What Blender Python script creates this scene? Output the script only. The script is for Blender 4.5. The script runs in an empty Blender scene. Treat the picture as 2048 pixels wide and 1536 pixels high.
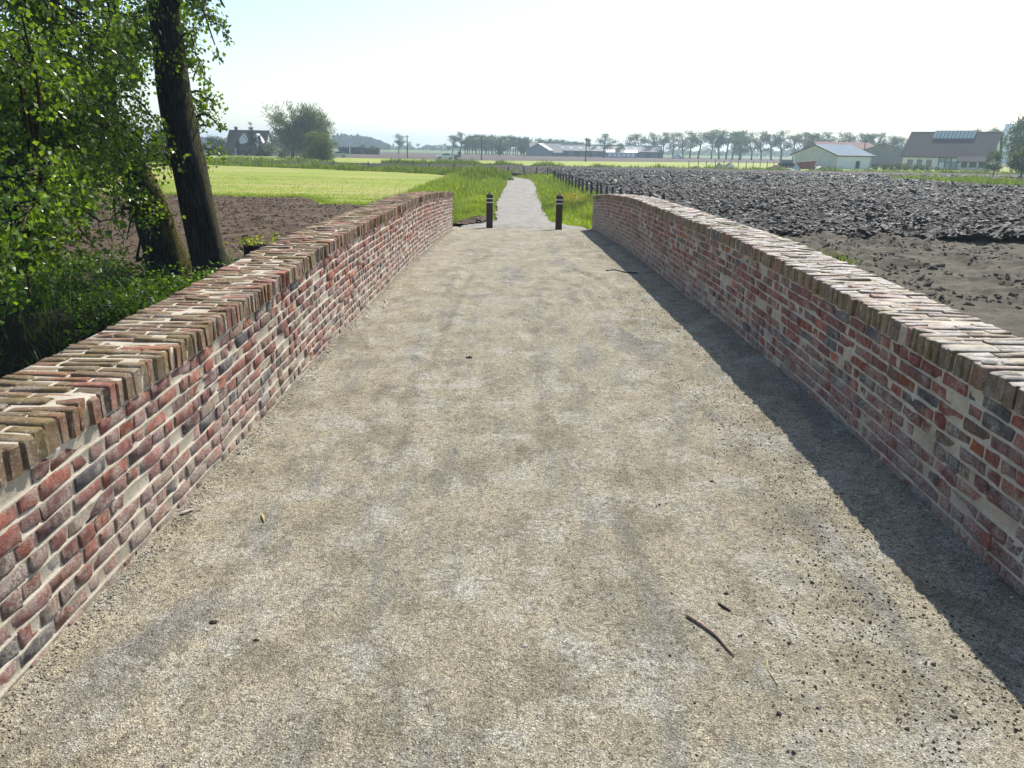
import bpy, math, random
import numpy as np
from mathutils import Matrix, Vector

random.seed(7)
rng = np.random.default_rng(11)
R_ = math.radians
sc = bpy.context.scene
C = sc.collection

# ------------------------------------------------------------------ camera, sky, sun, exposure
EYE = 1.57                       # eye height above the crown of the bridge (z = 0)
FPX = 1539.0                     # focal length in pixels of a 2048 wide picture
PITCH, ROLL = 17.0, 1.0
cam_d = bpy.data.cameras.new('camera')
cam_d.sensor_width = 36.0
cam_d.lens = FPX / 2048 * 36.0
cam_d.clip_start = 0.05
cam_d.clip_end = 6000
cam = bpy.data.objects.new('camera', cam_d)
C.objects.link(cam)
CM = Matrix.Rotation(R_(90 - PITCH), 3, 'X') @ Matrix.Rotation(R_(ROLL), 3, 'Z')
cam.matrix_world = Matrix.Translation((0, 0, EYE)) @ CM.to_4x4()
sc.camera = cam

SUN_AZ, SUN_EL = 27.0, 47.0      # degrees right of the road's direction (+Y), degrees up
world = bpy.data.worlds.new('World')
sc.world = world
world.use_nodes = True
wn, wl = world.node_tree.nodes, world.node_tree.links
sky = wn.new('ShaderNodeTexSky')
sky.sky_type = 'NISHITA'
sky.sun_disc = False
sky.sun_elevation = R_(SUN_EL)
sky.sun_rotation = R_(SUN_AZ)
sky.altitude = 0
sky.air_density = 1.0
sky.dust_density = 1.0
sky.ozone_density = 1.6
bg = wn['Background']
bg.inputs['Strength'].default_value = 0.125
wl.new(sky.outputs[0], bg.inputs['Color'])

sun_d = bpy.data.lights.new('sun', 'SUN')
sun_d.energy = 4.7
sun_d.angle = R_(0.53)
sun_d.color = (1.0, 0.95, 0.86)
sun = bpy.data.objects.new('sun', sun_d)
C.objects.link(sun)
sdir = Vector((math.sin(R_(SUN_AZ)) * math.cos(R_(SUN_EL)), math.cos(R_(SUN_AZ)) * math.cos(R_(SUN_EL)), math.sin(R_(SUN_EL))))
sun.rotation_euler = sdir.to_track_quat('Z', 'Y').to_euler()
sun.location = (20, 40, 60)

vs = sc.view_settings
vs.view_transform = 'Standard'
vs.look = 'None'
vs.gamma = 1.0
vs.exposure = 0.55
vs.use_curve_mapping = False
cy = sc.cycles
cy.use_denoising = True
cy.max_bounces = 6
cy.diffuse_bounces = 3
cy.glossy_bounces = 2
cy.transmission_bounces = 4
cy.transparent_max_bounces = 4
cy.volume_bounces = 0
cy.sample_clamp_indirect = 8.0

# ------------------------------------------------------------------ helpers
def pos(px, py, d):
    """point seen at a pixel of the 2048x1536 photograph, d metres ahead"""
    v = CM @ Vector(((px - 1024) / FPX, -(py - 768) / FPX, -1.0))
    t = d / v.y
    return Vector((v.x * t, d, EYE + v.z * t))

def onz(px, py, z):
    v = CM @ Vector(((px - 1024) / FPX, -(py - 768) / FPX, -1.0))
    t = (z - EYE) / v.z
    return Vector((v.x * t, v.y * t, z))

def hash2(i, j, s=0):
    n = (i.astype(np.int64) * 374761393 + j.astype(np.int64) * 668265263 + s * 1442695041) & 0xFFFFFFFF
    n = ((n ^ (n >> 13)) * 1274126177) & 0xFFFFFFFF
    return ((n ^ (n >> 16)) & 0xFFFF) / 65535.0

def vnoise(x, y, s=0):
    x = np.asarray(x, float); y = np.asarray(y, float)
    i, j = np.floor(x), np.floor(y)
    u, v = x - i, y - j
    u = u * u * u * (u * (u * 6 - 15) + 10); v = v * v * v * (v * (v * 6 - 15) + 10)
    a, b = hash2(i, j, s), hash2(i + 1, j, s)
    c, d = hash2(i, j + 1, s), hash2(i + 1, j + 1, s)
    return (a * (1 - u) + b * u) * (1 - v) + (c * (1 - u) + d * u) * v

def fbm(x, y, o=4, s=0, g=0.5):
    t, a, n = 0, 1, 0
    for k in range(o):
        t = t + a * vnoise(x * 2.03 ** k + 17.3 * k, y * 2.03 ** k - 9.1 * k, s + k)
        n += a
        a *= g
    return t / n

def sstep(a, b, x):
    t = np.clip((np.asarray(x, float) - a) / (b - a), 0, 1)
    return t * t * (3 - 2 * t)

def mk(name, V, F, mat, parent=None, smooth=False, fv=None, col=None, mesh_only=False):
    """mesh object from arrays; F one (n,k) array or a list of them; fv per-face float 'v', col per-vertex colour 'bcol'"""
    V = np.asarray(V, np.float32).reshape(-1, 3)
    Fs = F if isinstance(F, list) and np.ndim(F[0]) == 2 else [F]
    Fs = [np.asarray(f, np.int32) for f in Fs if len(f)]
    me = bpy.data.meshes.new(name)
    me.vertices.add(len(V))
    me.vertices.foreach_set('co', V.ravel())
    idx = np.concatenate([f.ravel() for f in Fs])
    tot = np.concatenate([np.full(len(f), f.shape[1], np.int32) for f in Fs])
    st = np.concatenate([[0], np.cumsum(tot)[:-1]]).astype(np.int32)
    me.loops.add(len(idx))
    me.loops.foreach_set('vertex_index', idx)
    me.polygons.add(len(tot))
    me.polygons.foreach_set('loop_start', st)
    me.polygons.foreach_set('use_smooth', np.full(len(tot), bool(smooth)) if not isinstance(smooth, np.ndarray) else smooth)
    if fv is not None:
        a = me.attributes.new('v', 'FLOAT', 'FACE')
        a.data.foreach_set('value', np.asarray(fv, np.float32))
    if col is not None:
        a = me.attributes.new('bcol', 'FLOAT_COLOR', 'POINT')
        c = np.ones((len(V), 4), np.float32)
        c[:, :3] = col
        a.data.foreach_set('color', c.ravel())
    for m in (mat if isinstance(mat, (list, tuple)) else [mat]):
        me.materials.append(m)
    me.update(calc_edges=True)
    me.validate()
    if mesh_only:
        return me
    o = bpy.data.objects.new(name, me)
    C.objects.link(o)
    if parent:
        o.parent = parent
    return o

class MB:
    """collects shapes into one mesh"""
    def __init__(s):
        s.V, s.F3, s.F4, s.n = [], [], [], 0
        s.v3, s.v4 = [], []
    def add(s, V, F, v=0.5):
        V = np.asarray(V, float).reshape(-1, 3)
        for f in (F if isinstance(F, list) and np.ndim(F[0]) == 2 else [F]):
            f = np.asarray(f, int)
            if not len(f):
                continue
            vv = np.broadcast_to(np.asarray(v, float), (len(f),)) if np.ndim(v) == 0 or len(np.atleast_1d(v)) == len(f) else np.full(len(f), 0.5)
            if f.shape[1] == 3:
                s.F3.append(f + s.n); s.v3.append(vv)
            else:
                s.F4.append(f + s.n); s.v4.append(vv)
        s.V.append(V)
        s.n += len(V)
    def box(s, x0, x1, y0, y1, z0, z1, v=0.5):
        p = [(x, y, z) for z in (z0, z1) for y in (y0, y1) for x in (x0, x1)]
        s.add(p, [(0, 2, 3, 1), (4, 5, 7, 6), (0, 1, 5, 4), (2, 6, 7, 3), (0, 4, 6, 2), (1, 3, 7, 5)], v)
        return s
    def tube(s, P, r, n=8, v=0.5, cap=True):
        V, F = tube(P, r, n, cap)
        s.add(V, F, v)
        return s
    def poly(s, pts, quad):
        s.add(pts, quad)
        return s
    def build(s, name, mat, parent=None, smooth=False, mesh_only=False):
        F, v = [], []
        if s.F3:
            F.append(np.concatenate(s.F3)); v.append(np.concatenate(s.v3))
        if s.F4:
            F.append(np.concatenate(s.F4)); v.append(np.concatenate(s.v4))
        return mk(name, np.concatenate(s.V), F, mat, parent, smooth, fv=np.concatenate(v), mesh_only=mesh_only)

def tube(P, r, n=8, cap=True):
    P = np.asarray(P, float)
    r = np.broadcast_to(np.asarray(r, float), (len(P),))
    T = np.gradient(P, axis=0)
    T /= np.linalg.norm(T, axis=1)[:, None] + 1e-9
    up = np.array([1.0, 0, 0]) if abs(T[0][0]) < 0.8 else np.array([0, 1.0, 0])
    A = np.cross(T, up); A /= np.linalg.norm(A, axis=1)[:, None] + 1e-9
    B = np.cross(T, A)
    a = np.linspace(0, 2 * np.pi, n, endpoint=False)
    V = P[:, None, :] + r[:, None, None] * (np.cos(a)[None, :, None] * A[:, None, :] + np.sin(a)[None, :, None] * B[:, None, :])
    m = len(P)
    i = np.arange(m - 1)[:, None] * n
    j = np.arange(n)[None, :]
    k = (j + 1) % n
    F = [np.stack([i + j, i + k, i + n + k, i + n + j], -1).reshape(-1, 4)]
    V = V.reshape(-1, 3)
    if cap:
        V = np.vstack([V, P[0], P[-1]])
        jj, kk = np.arange(n), (np.arange(n) + 1) % n
        F.append(np.stack([np.full(n, m * n), kk, jj], -1))
        F.append(np.stack([np.full(n, m * n + 1), (m - 1) * n + jj, (m - 1) * n + kk], -1))
    return V, F

def spline(P, n):
    P = np.asarray(P, float)
    t = np.linspace(0, len(P) - 1, n)
    Q = np.vstack([2 * P[0] - P[1], P, 2 * P[-1] - P[-2]])
    i = np.minimum(t.astype(int), len(P) - 2)
    u = (t - i)[:, None]
    a, b, c, d = Q[i], Q[i + 1], Q[i + 2], Q[i + 3]
    return 0.5 * (2 * b + (c - a) * u + (2 * a - 5 * b + 4 * c - d) * u * u + (3 * b - a - 3 * c + d) * u ** 3)

def grid(name, xs, ys, zf, mat, mask=None, smooth=True, kind='structure', label=None, cat=None, parent=None):
    X, Y = np.meshgrid(xs, ys)
    Z = zf(X, Y)
    nx = len(xs)
    V = np.stack([X, Y, Z], -1).reshape(-1, 3)
    i = (np.arange(len(ys) - 1)[:, None] * nx + np.arange(nx - 1)[None, :])
    F = np.stack([i, i + 1, i + nx + 1, i + nx], -1).reshape(-1, 4)
    if mask is not None:
        cx = (X[:-1, :-1] + X[1:, 1:]) / 2; cyy = (Y[:-1, :-1] + Y[1:, 1:]) / 2
        F = F[mask(cx, cyy).ravel()]
        used = np.unique(F)
        re = np.full(len(V), -1); re[used] = np.arange(len(used))
        V, F = V[used], re[F]
    o = mk(name, V, F, mat, parent, smooth)
    if parent is None:
        tag(o, label, cat, kind=kind)
    return o

def tag(o, label=None, cat=None, group=None, kind=None):
    if label: o['label'] = label
    if cat: o['category'] = cat
    if group: o['group'] = group
    if kind: o['kind'] = kind
    return o

def thing(name, label, cat, loc=(0, 0, 0), rz=0.0, group=None):
    o = bpy.data.objects.new(name, None)
    o.empty_display_size = 0.3
    C.objects.link(o)
    o.location = loc
    o.rotation_euler = (0, 0, rz)
    return tag(o, label, cat, group, 'thing')

def put(name, me, parent, loc=(0, 0, 0), rot=(0, 0, 0), scale=(1, 1, 1)):
    o = bpy.data.objects.new(name, me)
    C.objects.link(o)
    o.parent = parent
    o.location, o.rotation_euler, o.scale = loc, rot, scale
    return o

def copy_tree(o, parent=None):
    c = o.copy()
    C.objects.link(c)
    if parent: c.parent = parent
    for ch in list(o.children):
        copy_tree(ch, c)
    return c

def nth(n):
    return '%d%s' % (n, 'th' if 10 <= n % 100 <= 20 else {1: 'st', 2: 'nd', 3: 'rd'}.get(n % 10, 'th'))

# ------------------------------------------------------------------ materials
class N:
    """small node builder"""
    def __init__(s, name):
        s.m = bpy.data.materials.new(name)
        s.m.use_nodes = True
        s.t = s.m.node_tree
        s.b = s.t.nodes['Principled BSDF']
        s.out = s.t.nodes['Material Output']
        s._pos = None
    def new(s, typ, **kw):
        n = s.t.nodes.new(typ)
        for k, v in kw.items():
            setattr(n, k, v)
        return n
    def link(s, a, b):
        s.t.links.new(a, b)
    def pos(s):
        if s._pos is None:
            s._pos = s.new('ShaderNodeNewGeometry').outputs['Position']
        return s._pos
    def obj(s):
        return s.new('ShaderNodeTexCoord').outputs['Object']
    def mapped(s, vec, scale=(1, 1, 1), rot=(0, 0, 0)):
        n = s.new('ShaderNodeMapping')
        n.inputs['Scale'].default_value = scale
        n.inputs['Rotation'].default_value = rot
        s.link(vec, n.inputs['Vector'])
        return n.outputs[0]
    def noise(s, scale, detail=4, rough=0.55, vec=None, dist=0.0):
        n = s.new('ShaderNodeTexNoise')
        n.inputs['Scale'].default_value = scale
        n.inputs['Detail'].default_value = detail
        n.inputs['Roughness'].default_value = rough
        n.inputs['Distortion'].default_value = dist
        s.link(vec if vec is not None else s.pos(), n.inputs['Vector'])
        return n.outputs['Fac']
    def voro(s, scale, vec=None, feature='F1', out='Distance'):
        n = s.new('ShaderNodeTexVoronoi', feature=feature)
        n.inputs['Scale'].default_value = scale
        s.link(vec if vec is not None else s.pos(), n.inputs['Vector'])
        return n.outputs[out]
    def ramp(s, fac, stops):
        n = s.new('ShaderNodeValToRGB')
        e = n.color_ramp.elements
        while len(e) < len(stops):
            e.new(0.5)
        for k, (p, c) in enumerate(stops):
            e[k].position = p
            e[k].color = (c, c, c, 1) if not hasattr(c, '__len__') else (*c, 1)
        s.link(fac, n.inputs['Fac'])
        return n.outputs['Color']
    def mix(s, fac, a, b, mode='MIX'):
        n = s.new('ShaderNodeMix', data_type='RGBA', blend_type=mode)
        for sock, v in ((n.inputs[0], fac), (n.inputs[6], a), (n.inputs[7], b)):
            if hasattr(v, 'is_linked') or isinstance(v, bpy.types.NodeSocket):
                s.link(v, sock)
            elif hasattr(v, '__len__'):
                sock.default_value = (*v, 1)
            else:
                sock.default_value = v
        return n.outputs[2]
    def math(s, op, a, b=None, c=None, clamp=False):
        n = s.new('ShaderNodeMath', operation=op, use_clamp=clamp)
        for k, v in enumerate((a, b, c)):
            if v is None: continue
            if isinstance(v, bpy.types.NodeSocket): s.link(v, n.inputs[k])
            else: n.inputs[k].default_value = v
        return n.outputs[0]
    def attr(s, name, out='Color'):
        n = s.new('ShaderNodeAttribute')
        n.attribute_name = name
        return n.outputs[out]
    def xyz(s, vec):
        n = s.new('ShaderNodeSeparateXYZ')
        s.link(vec, n.inputs[0])
        return n.outputs
    def bump(s, h, strength=0.5, dist=0.01):
        n = s.new('ShaderNodeBump')
        n.inputs['Strength'].default_value = strength
        n.inputs['Distance'].default_value = dist
        s.link(h, n.inputs['Height'])
        prev = s.b.inputs['Normal'].links
        if prev:
            s.link(prev[0].from_socket, n.inputs['Normal'])
        s.link(n.outputs[0], s.b.inputs['Normal'])
    def done(s, col=None, rough=0.8, spec=0.3, metal=0.0):
        if col is not None:
            if isinstance(col, bpy.types.NodeSocket): s.link(col, s.b.inputs['Base Color'])
            else: s.b.inputs['Base Color'].default_value = (*col, 1)
        if isinstance(rough, bpy.types.NodeSocket): s.link(rough, s.b.inputs['Roughness'])
        else: s.b.inputs['Roughness'].default_value = rough
        s.b.inputs['Specular IOR Level'].default_value = spec
        s.b.inputs['Metallic'].default_value = metal
        return s.m

def plain(name, col, rough=0.7, spec=0.3, var=0.12, scale=3.0, metal=0.0):
    n = N(name)
    f = n.noise(scale, 5)
    lo = tuple(c * (1 - var) for c in col); hi = tuple(min(1, c * (1 + var)) for c in col)
    return n.done(n.ramp(f, [(0.3, lo), (0.7, hi)]), rough, spec, metal)

def leaf_mat(name, lo, hi, trans=0.45, rough=0.45, spec=0.4, tcol=(1.25, 1.3, 0.45)):
    n = N(name)
    v = n.attr('v', 'Fac')
    c = n.ramp(v, [(0.0, lo), (1.0, hi)])
    n.done(c, rough, spec)
    tr = n.new('ShaderNodeBsdfTranslucent')
    n.link(n.mix(1.0, c, tcol, 'MULTIPLY'), tr.inputs['Color'])
    mx = n.new('ShaderNodeMixShader')
    mx.inputs[0].default_value = trans
    n.link(n.b.outputs[0], mx.inputs[1])
    n.link(tr.outputs[0], mx.inputs[2])
    n.link(mx.outputs[0], n.out.inputs['Surface'])
    return n.m

def mat_brick(name, moss, glare=0.0, rough=0.85, spec=0.25):
    n = N(name)
    c = n.attr('bcol')
    rnd = n.new('ShaderNodeObjectInfo').outputs['Random']
    c = n.mix(1.0, c, n.ramp(rnd, [(0, 0.82), (1, 1.18)]), 'MULTIPLY')
    c = n.mix(1.0, c, n.ramp(n.noise(26, 5, 0.65), [(0.25, 0.55), (0.6, 1.1), (0.8, 1.45)]), 'MULTIPLY')
    c = n.mix(n.ramp(n.noise(11, 3), [(0.55, 0.0), (0.7, 0.55)]), c, (0.075, 0.06, 0.06))
    z = n.xyz(n.pos())[2]
    low = n.math('SUBTRACT', 1.0, n.math('MULTIPLY', n.math('ADD', z, 0.15), 1.5, clamp=True), clamp=True)
    sm = n.math('ADD', n.noise(9, 6, 0.7), n.math('MULTIPLY', low, 0.2))
    sm = n.math('MULTIPLY', n.ramp(sm, [(0.49, 0.0), (0.66, 0.9)]), n.ramp(n.noise(95, 3), [(0.35, 0.15), (0.6, 1.0)]))
    c = n.mix(sm, c, (0.50, 0.45, 0.39))
    if moss:
        mo = n.ramp(n.noise(3.1, 5, 0.7), [(0.42, 0.0), (0.62, 0.7)])
        c = n.mix(mo, c, n.ramp(n.noise(40, 3), [(0.3, (0.15, 0.105, 0.035)), (0.7, (0.33, 0.245, 0.085))]))
        c = n.mix(n.ramp(n.noise(60, 3), [(0.62, 0.0), (0.7, 0.85)]), c, (0.55, 0.52, 0.44))
    if glare:  # sun glare on the coping top, painted as pale patches on upward faces
        gl = n.math('MULTIPLY', n.ramp(n.noise(5, 6, 0.75), [(0.5 - glare, 0.0), (0.68 - glare, 0.85)]), n.math('MULTIPLY', n.math('SUBTRACT', n.xyz(n.new('ShaderNodeNewGeometry').outputs['Normal'])[2], 0.35), 2.2, clamp=True))
        c = n.mix(gl, c, (0.58, 0.53, 0.48))
    n.bump(n.noise(45, 6, 0.75), 1.0, 0.018)
    n.bump(n.noise(200, 3, 0.6), 0.8, 0.004)
    return n.done(c, rough, spec)

M = {}
M['brick'] = mat_brick('brick', False)
M['coping_left'] = mat_brick('weathered_coping_brick', True)
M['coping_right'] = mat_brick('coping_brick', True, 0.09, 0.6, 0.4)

n = N('lime_mortar')
c = n.ramp(n.noise(7, 6, 0.65), [(0.3, (0.36, 0.315, 0.235)), (0.7, (0.62, 0.555, 0.445))])
c = n.mix(n.ramp(n.noise(180, 2), [(0.3, 0.5), (0.45, 0.0)]), c, (0.25, 0.22, 0.18))
n.bump(n.noise(120, 4, 0.7), 0.8, 0.005)
M['mortar'] = n.done(c, 0.95, 0.15)

def mat_gravel(name, warm, grey):
    n = N(name)
    p = n.pos()
    st = n.mapped(p, (2.2, 0.55, 1))
    a = n.noise(1.0, 7, 0.68, st, 0.6)
    b = n.noise(2.6, 9, 0.82)
    c = n.ramp(a, [(0.37, tuple(x * 0.66 for x in grey)), (0.46, warm), (0.55, tuple(x * 1.12 for x in warm)), (0.65, tuple(x * 0.8 for x in grey))])
    c = n.mix(n.ramp(b, [(0.48, 0.0), (0.60, 0.75)]), c, tuple(x * 1.32 for x in grey))
    c = n.mix(n.ramp(n.noise(3.7, 9, 0.82, n.mapped(p, (1, 0.7, 1), (0, 0, 1.0))), [(0.48, 0.0), (0.60, 0.7)]), c, tuple(x * 0.52 for x in warm))
    c = n.mix(n.ramp(n.noise(38, 5, 0.75), [(0.50, 0.0), (0.64, 0.85)]), c, tuple(x * 0.42 for x in warm))
    # single grains, light and dark
    g = n.voro(230, out='Color')
    gv = n.xyz(g)[0]
    c = n.mix(1.0, c, n.ramp(gv, [(0.0, 0.32), (0.22, 0.8), (0.75, 1.1), (1.0, 1.75)]), 'MULTIPLY')
    n.bump(n.noise(6, 5, 0.6), 0.35, 0.03)
    n.bump(n.voro(230), 0.75, 0.005)
    n.bump(n.noise(60, 4, 0.7), 0.7, 0.012)
    return n.done(c, 0.92, 0.2)
M['gravel'] = mat_gravel('bound_gravel', (0.315, 0.28, 0.20), (0.32, 0.305, 0.265))
M['path'] = mat_gravel('path_gravel', (0.30, 0.275, 0.235), (0.33, 0.32, 0.295))

def mat_soil(name, lo, hi, rough, spec, sc1=2.0, bump=0.6):
    n = N(name)
    c = n.ramp(n.noise(sc1, 6, 0.7), [(0.3, lo), (0.72, hi)])
    c = n.mix(1.0, c, n.ramp(n.noise(28, 4, 0.7), [(0.3, 0.6), (0.7, 1.35)]), 'MULTIPLY')
    n.bump(n.noise(14, 6, 0.75), bump, 0.06)
    return n.done(c, rough, spec)
M['plough'] = mat_soil('ploughed_soil', (0.017, 0.012, 0.008), (0.046, 0.033, 0.023), 0.65, 0.07)
M['graded'] = mat_soil('graded_soil', (0.052, 0.044, 0.030), (0.165, 0.142, 0.10), 0.85, 0.2, 1.3, 1.0)
M['dirt'] = mat_soil('bare_dirt', (0.045, 0.030, 0.018), (0.165, 0.108, 0.066), 0.85, 0.15, 0.9, 1.0)
M['wetclod'] = mat_soil('turned_clods', (0.014, 0.010, 0.007), (0.042, 0.030, 0.022), 0.40, 0.13)
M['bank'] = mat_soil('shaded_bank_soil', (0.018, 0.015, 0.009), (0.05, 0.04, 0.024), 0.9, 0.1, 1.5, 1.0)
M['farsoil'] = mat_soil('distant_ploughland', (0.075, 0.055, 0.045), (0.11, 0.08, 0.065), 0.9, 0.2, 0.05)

def mat_turf(name, lo, hi, dry, sc1=0.25, dryamt=0.6):
    n = N(name)
    p = n.pos()
    c = n.ramp(n.noise(sc1, 6, 0.65, n.mapped(p, (0.6, 1.6, 1))), [(0.3, lo), (0.7, hi)])
    c = n.mix(n.ramp(n.noise(sc1 * 0.6, 5, 0.7, n.mapped(p, (0.5, 1.5, 1), (0, 0, 0.3))), [(0.48, 0.0), (0.64, dryamt)]), c, dry)
    c = n.mix(1.0, c, n.ramp(n.noise(9, 5, 0.75), [(0.3, 0.62), (0.7, 1.25)]), 'MULTIPLY')
    n.bump(n.noise(6, 6, 0.8), 0.9, 0.10)
    return n.done(c, 0.8, 0.2)
M['lawn'] = mat_turf('mown_turf', (0.21, 0.265, 0.02), (0.31, 0.36, 0.035), (0.44, 0.36, 0.14), 0.16, 0.8)
M['meadow'] = mat_turf('meadow', (0.07, 0.12, 0.018), (0.12, 0.19, 0.028), (0.17, 0.17, 0.06))
M['crop'] = mat_turf('young_crop', (0.24, 0.285, 0.03), (0.30, 0.34, 0.04), (0.35, 0.36, 0.07), 0.05, 0.4)

M['grass'] = leaf_mat('grass_blades', (0.06, 0.10, 0.012), (0.31, 0.38, 0.06), 0.5, 0.5, 0.25)
M['bankgrass'] = leaf_mat('bank_grass', (0.065, 0.10, 0.014), (0.23, 0.30, 0.045), 0.45, 0.5, 0.25)
M['leaf'] = leaf_mat('poplar_leaf', (0.05, 0.10, 0.014), (0.20, 0.295, 0.03), 0.55, 0.3, 0.6)
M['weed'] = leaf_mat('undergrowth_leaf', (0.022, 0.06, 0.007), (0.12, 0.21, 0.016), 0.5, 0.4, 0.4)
M['yellow'] = leaf_mat('yellow_bloom', (0.42, 0.34, 0.02), (0.6, 0.5, 0.04), 0.3, 0.5, 0.2, (1, 1, 0.5))
M['far'] = leaf_mat('distant_foliage', (0.05, 0.08, 0.025), (0.13, 0.18, 0.05), 0.4, 0.6, 0.2, (1.1, 1.15, 0.6))
M['fardark'] = leaf_mat('distant_dark_foliage', (0.02, 0.035, 0.014), (0.06, 0.085, 0.03), 0.25, 0.6, 0.2, (1.1, 1.15, 0.6))
M['willow'] = leaf_mat('willow_foliage', (0.075, 0.10, 0.042), (0.20, 0.24, 0.10), 0.45, 0.6, 0.2, (1.1, 1.1, 0.7))
M['bush'] = leaf_mat('bush_foliage', (0.09, 0.12, 0.035), (0.19, 0.235, 0.07), 0.42, 0.6, 0.2, (1.1, 1.1, 0.6))

def mat_bark(name, moss):
    n = N(name)
    p = n.obj()
    s = n.mapped(p, (1, 1, 0.13))
    r = n.noise(17, 6, 0.62, s, 1.4)
    c = n.ramp(r, [(0.38, (0.006, 0.006, 0.006)), (0.52, (0.034, 0.031, 0.030)), (0.72, (0.085, 0.077, 0.072))])
    geo = n.new('ShaderNodeNewGeometry').outputs['Normal']
    nx = n.xyz(geo)[0]
    mo = n.math('MULTIPLY', n.math('MULTIPLY', n.math('SUBTRACT', nx, 0.72 - 0.35 * (moss > 1)), 3.0, clamp=True), n.ramp(n.noise(4, 5, 0.7), [(0.35, 0.0), (0.55, 1.0)]))
    c = n.mix(n.math('MULTIPLY', mo, moss, clamp=True), c, n.ramp(n.noise(30, 4), [(0.3, (0.07, 0.065, 0.012)), (0.7, (0.20, 0.17, 0.03))]))
    n.bump(r, 1.0, 0.14)
    n.bump(n.noise(50, 5, 0.7, s), 0.6, 0.015)
    return n.done(c, 0.9, 0.2)
M['bark'] = mat_bark('furrowed_bark', 0.75)
M['bark_moss'] = mat_bark('mossy_bark', 1.4)
M['farbark'] = plain('distant_bark', (0.075, 0.062, 0.05), 0.9, 0.1)
M['timber'] = plain('weathered_timber', (0.07, 0.055, 0.045), 0.85, 0.2, 0.3, 9)
M['bollard'] = plain('dark_brown_bollard', (0.055, 0.03, 0.024), 0.6, 0.4, 0.3, 14)
M['white'] = plain('white_paint', (0.84, 0.84, 0.83), 0.6, 0.3, 0.06)
M['white_band'] = plain('reflective_white_band', (0.8, 0.8, 0.78), 0.4, 0.5, 0.03)
M['render_wall'] = plain('white_render', (0.82, 0.82, 0.80), 0.8, 0.2, 0.05, 0.8)
M['cream'] = plain('cream_render', (0.60, 0.575, 0.52), 0.85, 0.2, 0.12, 1.2)
M['slate'] = plain('dark_roof_tiles', (0.055, 0.042, 0.042), 0.75, 0.3, 0.25, 2.2)
M['tile_red'] = plain('red_roof_tiles', (0.17, 0.085, 0.07), 0.8, 0.2, 0.2, 2.2)
M['sheet'] = plain('pale_sheet_roof', (0.85, 0.85, 0.84), 0.45, 0.5, 0.06, 0.7)
M['greywall'] = plain('grey_cladding', (0.22, 0.22, 0.22), 0.7, 0.3, 0.12, 0.6)
M['darkclad'] = plain('dark_cladding', (0.09, 0.10, 0.115), 0.6, 0.4, 0.2, 0.7)
M['dark'] = plain('dark_metal', (0.03, 0.03, 0.033), 0.5, 0.4, 0.2)
M['tyre'] = plain('rubber', (0.02, 0.02, 0.02), 0.8, 0.3, 0.1)
M['carwhite'] = plain('white_car_paint', (0.72, 0.72, 0.72), 0.25, 0.6, 0.02)
M['carsilver'] = plain('silver_car_paint', (0.45, 0.47, 0.5), 0.25, 0.6, 0.03)
M['red'] = plain('rust_red_paint', (0.24, 0.075, 0.05), 0.6, 0.3, 0.25, 2)
M['tarp'] = plain('pale_blue_tarp', (0.42, 0.5, 0.58), 0.6, 0.3, 0.15, 2)
M['stone'] = plain('pale_stone', (0.42, 0.38, 0.31), 0.9, 0.2, 0.25, 60)
M['rubble'] = plain('grey_rubble', (0.30, 0.28, 0.25), 0.9, 0.2, 0.4, 4)
M['stick'] = plain('dry_stick', (0.30, 0.22, 0.17), 0.85, 0.2, 0.3, 60)
M['straw'] = plain('dry_straw', (0.42, 0.36, 0.17), 0.8, 0.2, 0.25, 60)
M['clod'] = plain('dark_soil_clod', (0.055, 0.045, 0.036), 0.9, 0.2, 0.3, 60)
M['grit'] = plain('grit', (0.31, 0.28, 0.22), 0.9, 0.2, 0.5, 55)
M['hedge'] = leaf_mat('hedge_foliage', (0.04, 0.07, 0.016), (0.12, 0.18, 0.035), 0.3, 0.6, 0.2)
n = N('window_glass')
M['glass'] = n.done((0.03, 0.04, 0.045), 0.08, 0.8)
n = N('sky_lit_glass')
M['skyglass'] = n.done((0.30, 0.42, 0.42), 0.12, 0.8)
n = N('stream_water')
n.bump(n.noise(3, 4), 0.25, 0.03)
M['water'] = n.done((0.02, 0.025, 0.015), 0.06, 0.6)

# ------------------------------------------------------------------ terrain
def lut(pts, smooth=0.5):
    xs = np.linspace(pts[0][0], pts[-1][0], 900)
    ys = np.interp(xs, *zip(*pts))
    k = max(3, int(smooth / (xs[1] - xs[0])) | 1)
    w = np.hanning(k + 2)[1:-1]; w /= w.sum()
    ys = np.convolve(np.pad(ys, k // 2, 'edge'), w, 'valid')
    return lambda q: np.interp(q, xs, ys)
ROAD = lut([(-8, -0.5), (-3, -0.14), (1.5, -0.045), (3.5, -0.02), (6, 0.005), (9, 0.0), (12, -0.06), (15, -0.15), (19, -0.30), (22, -0.46), (28, -0.86), (34, -1.12), (42, -1.2), (300, -1.2)], 2.0)
FIELD = -1.25
PATH = spline([(0.22, 19.4), (0.28, 24), (0.28, 30), (0.2, 38), (0.25, 50), (0.4, 62), (0.35, 71), (-0.4, 78), (-3.2, 84.5), (-9, 90), (-20, 97), (-44, 112), (-75, 130)], 260)
def path_dist(x, y):
    x = np.asarray(x, float); shp = x.shape
    q = np.stack([x.ravel(), np.asarray(y, float).ravel()], -1)
    out = np.empty(len(q))
    for s in range(0, len(q), 20000):
        d = q[s:s + 20000, None, :] - PATH[None, ::2, :]
        out[s:s + 20000] = np.sqrt((d ** 2).sum(-1).min(1))
    return out.reshape(shp)
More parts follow.
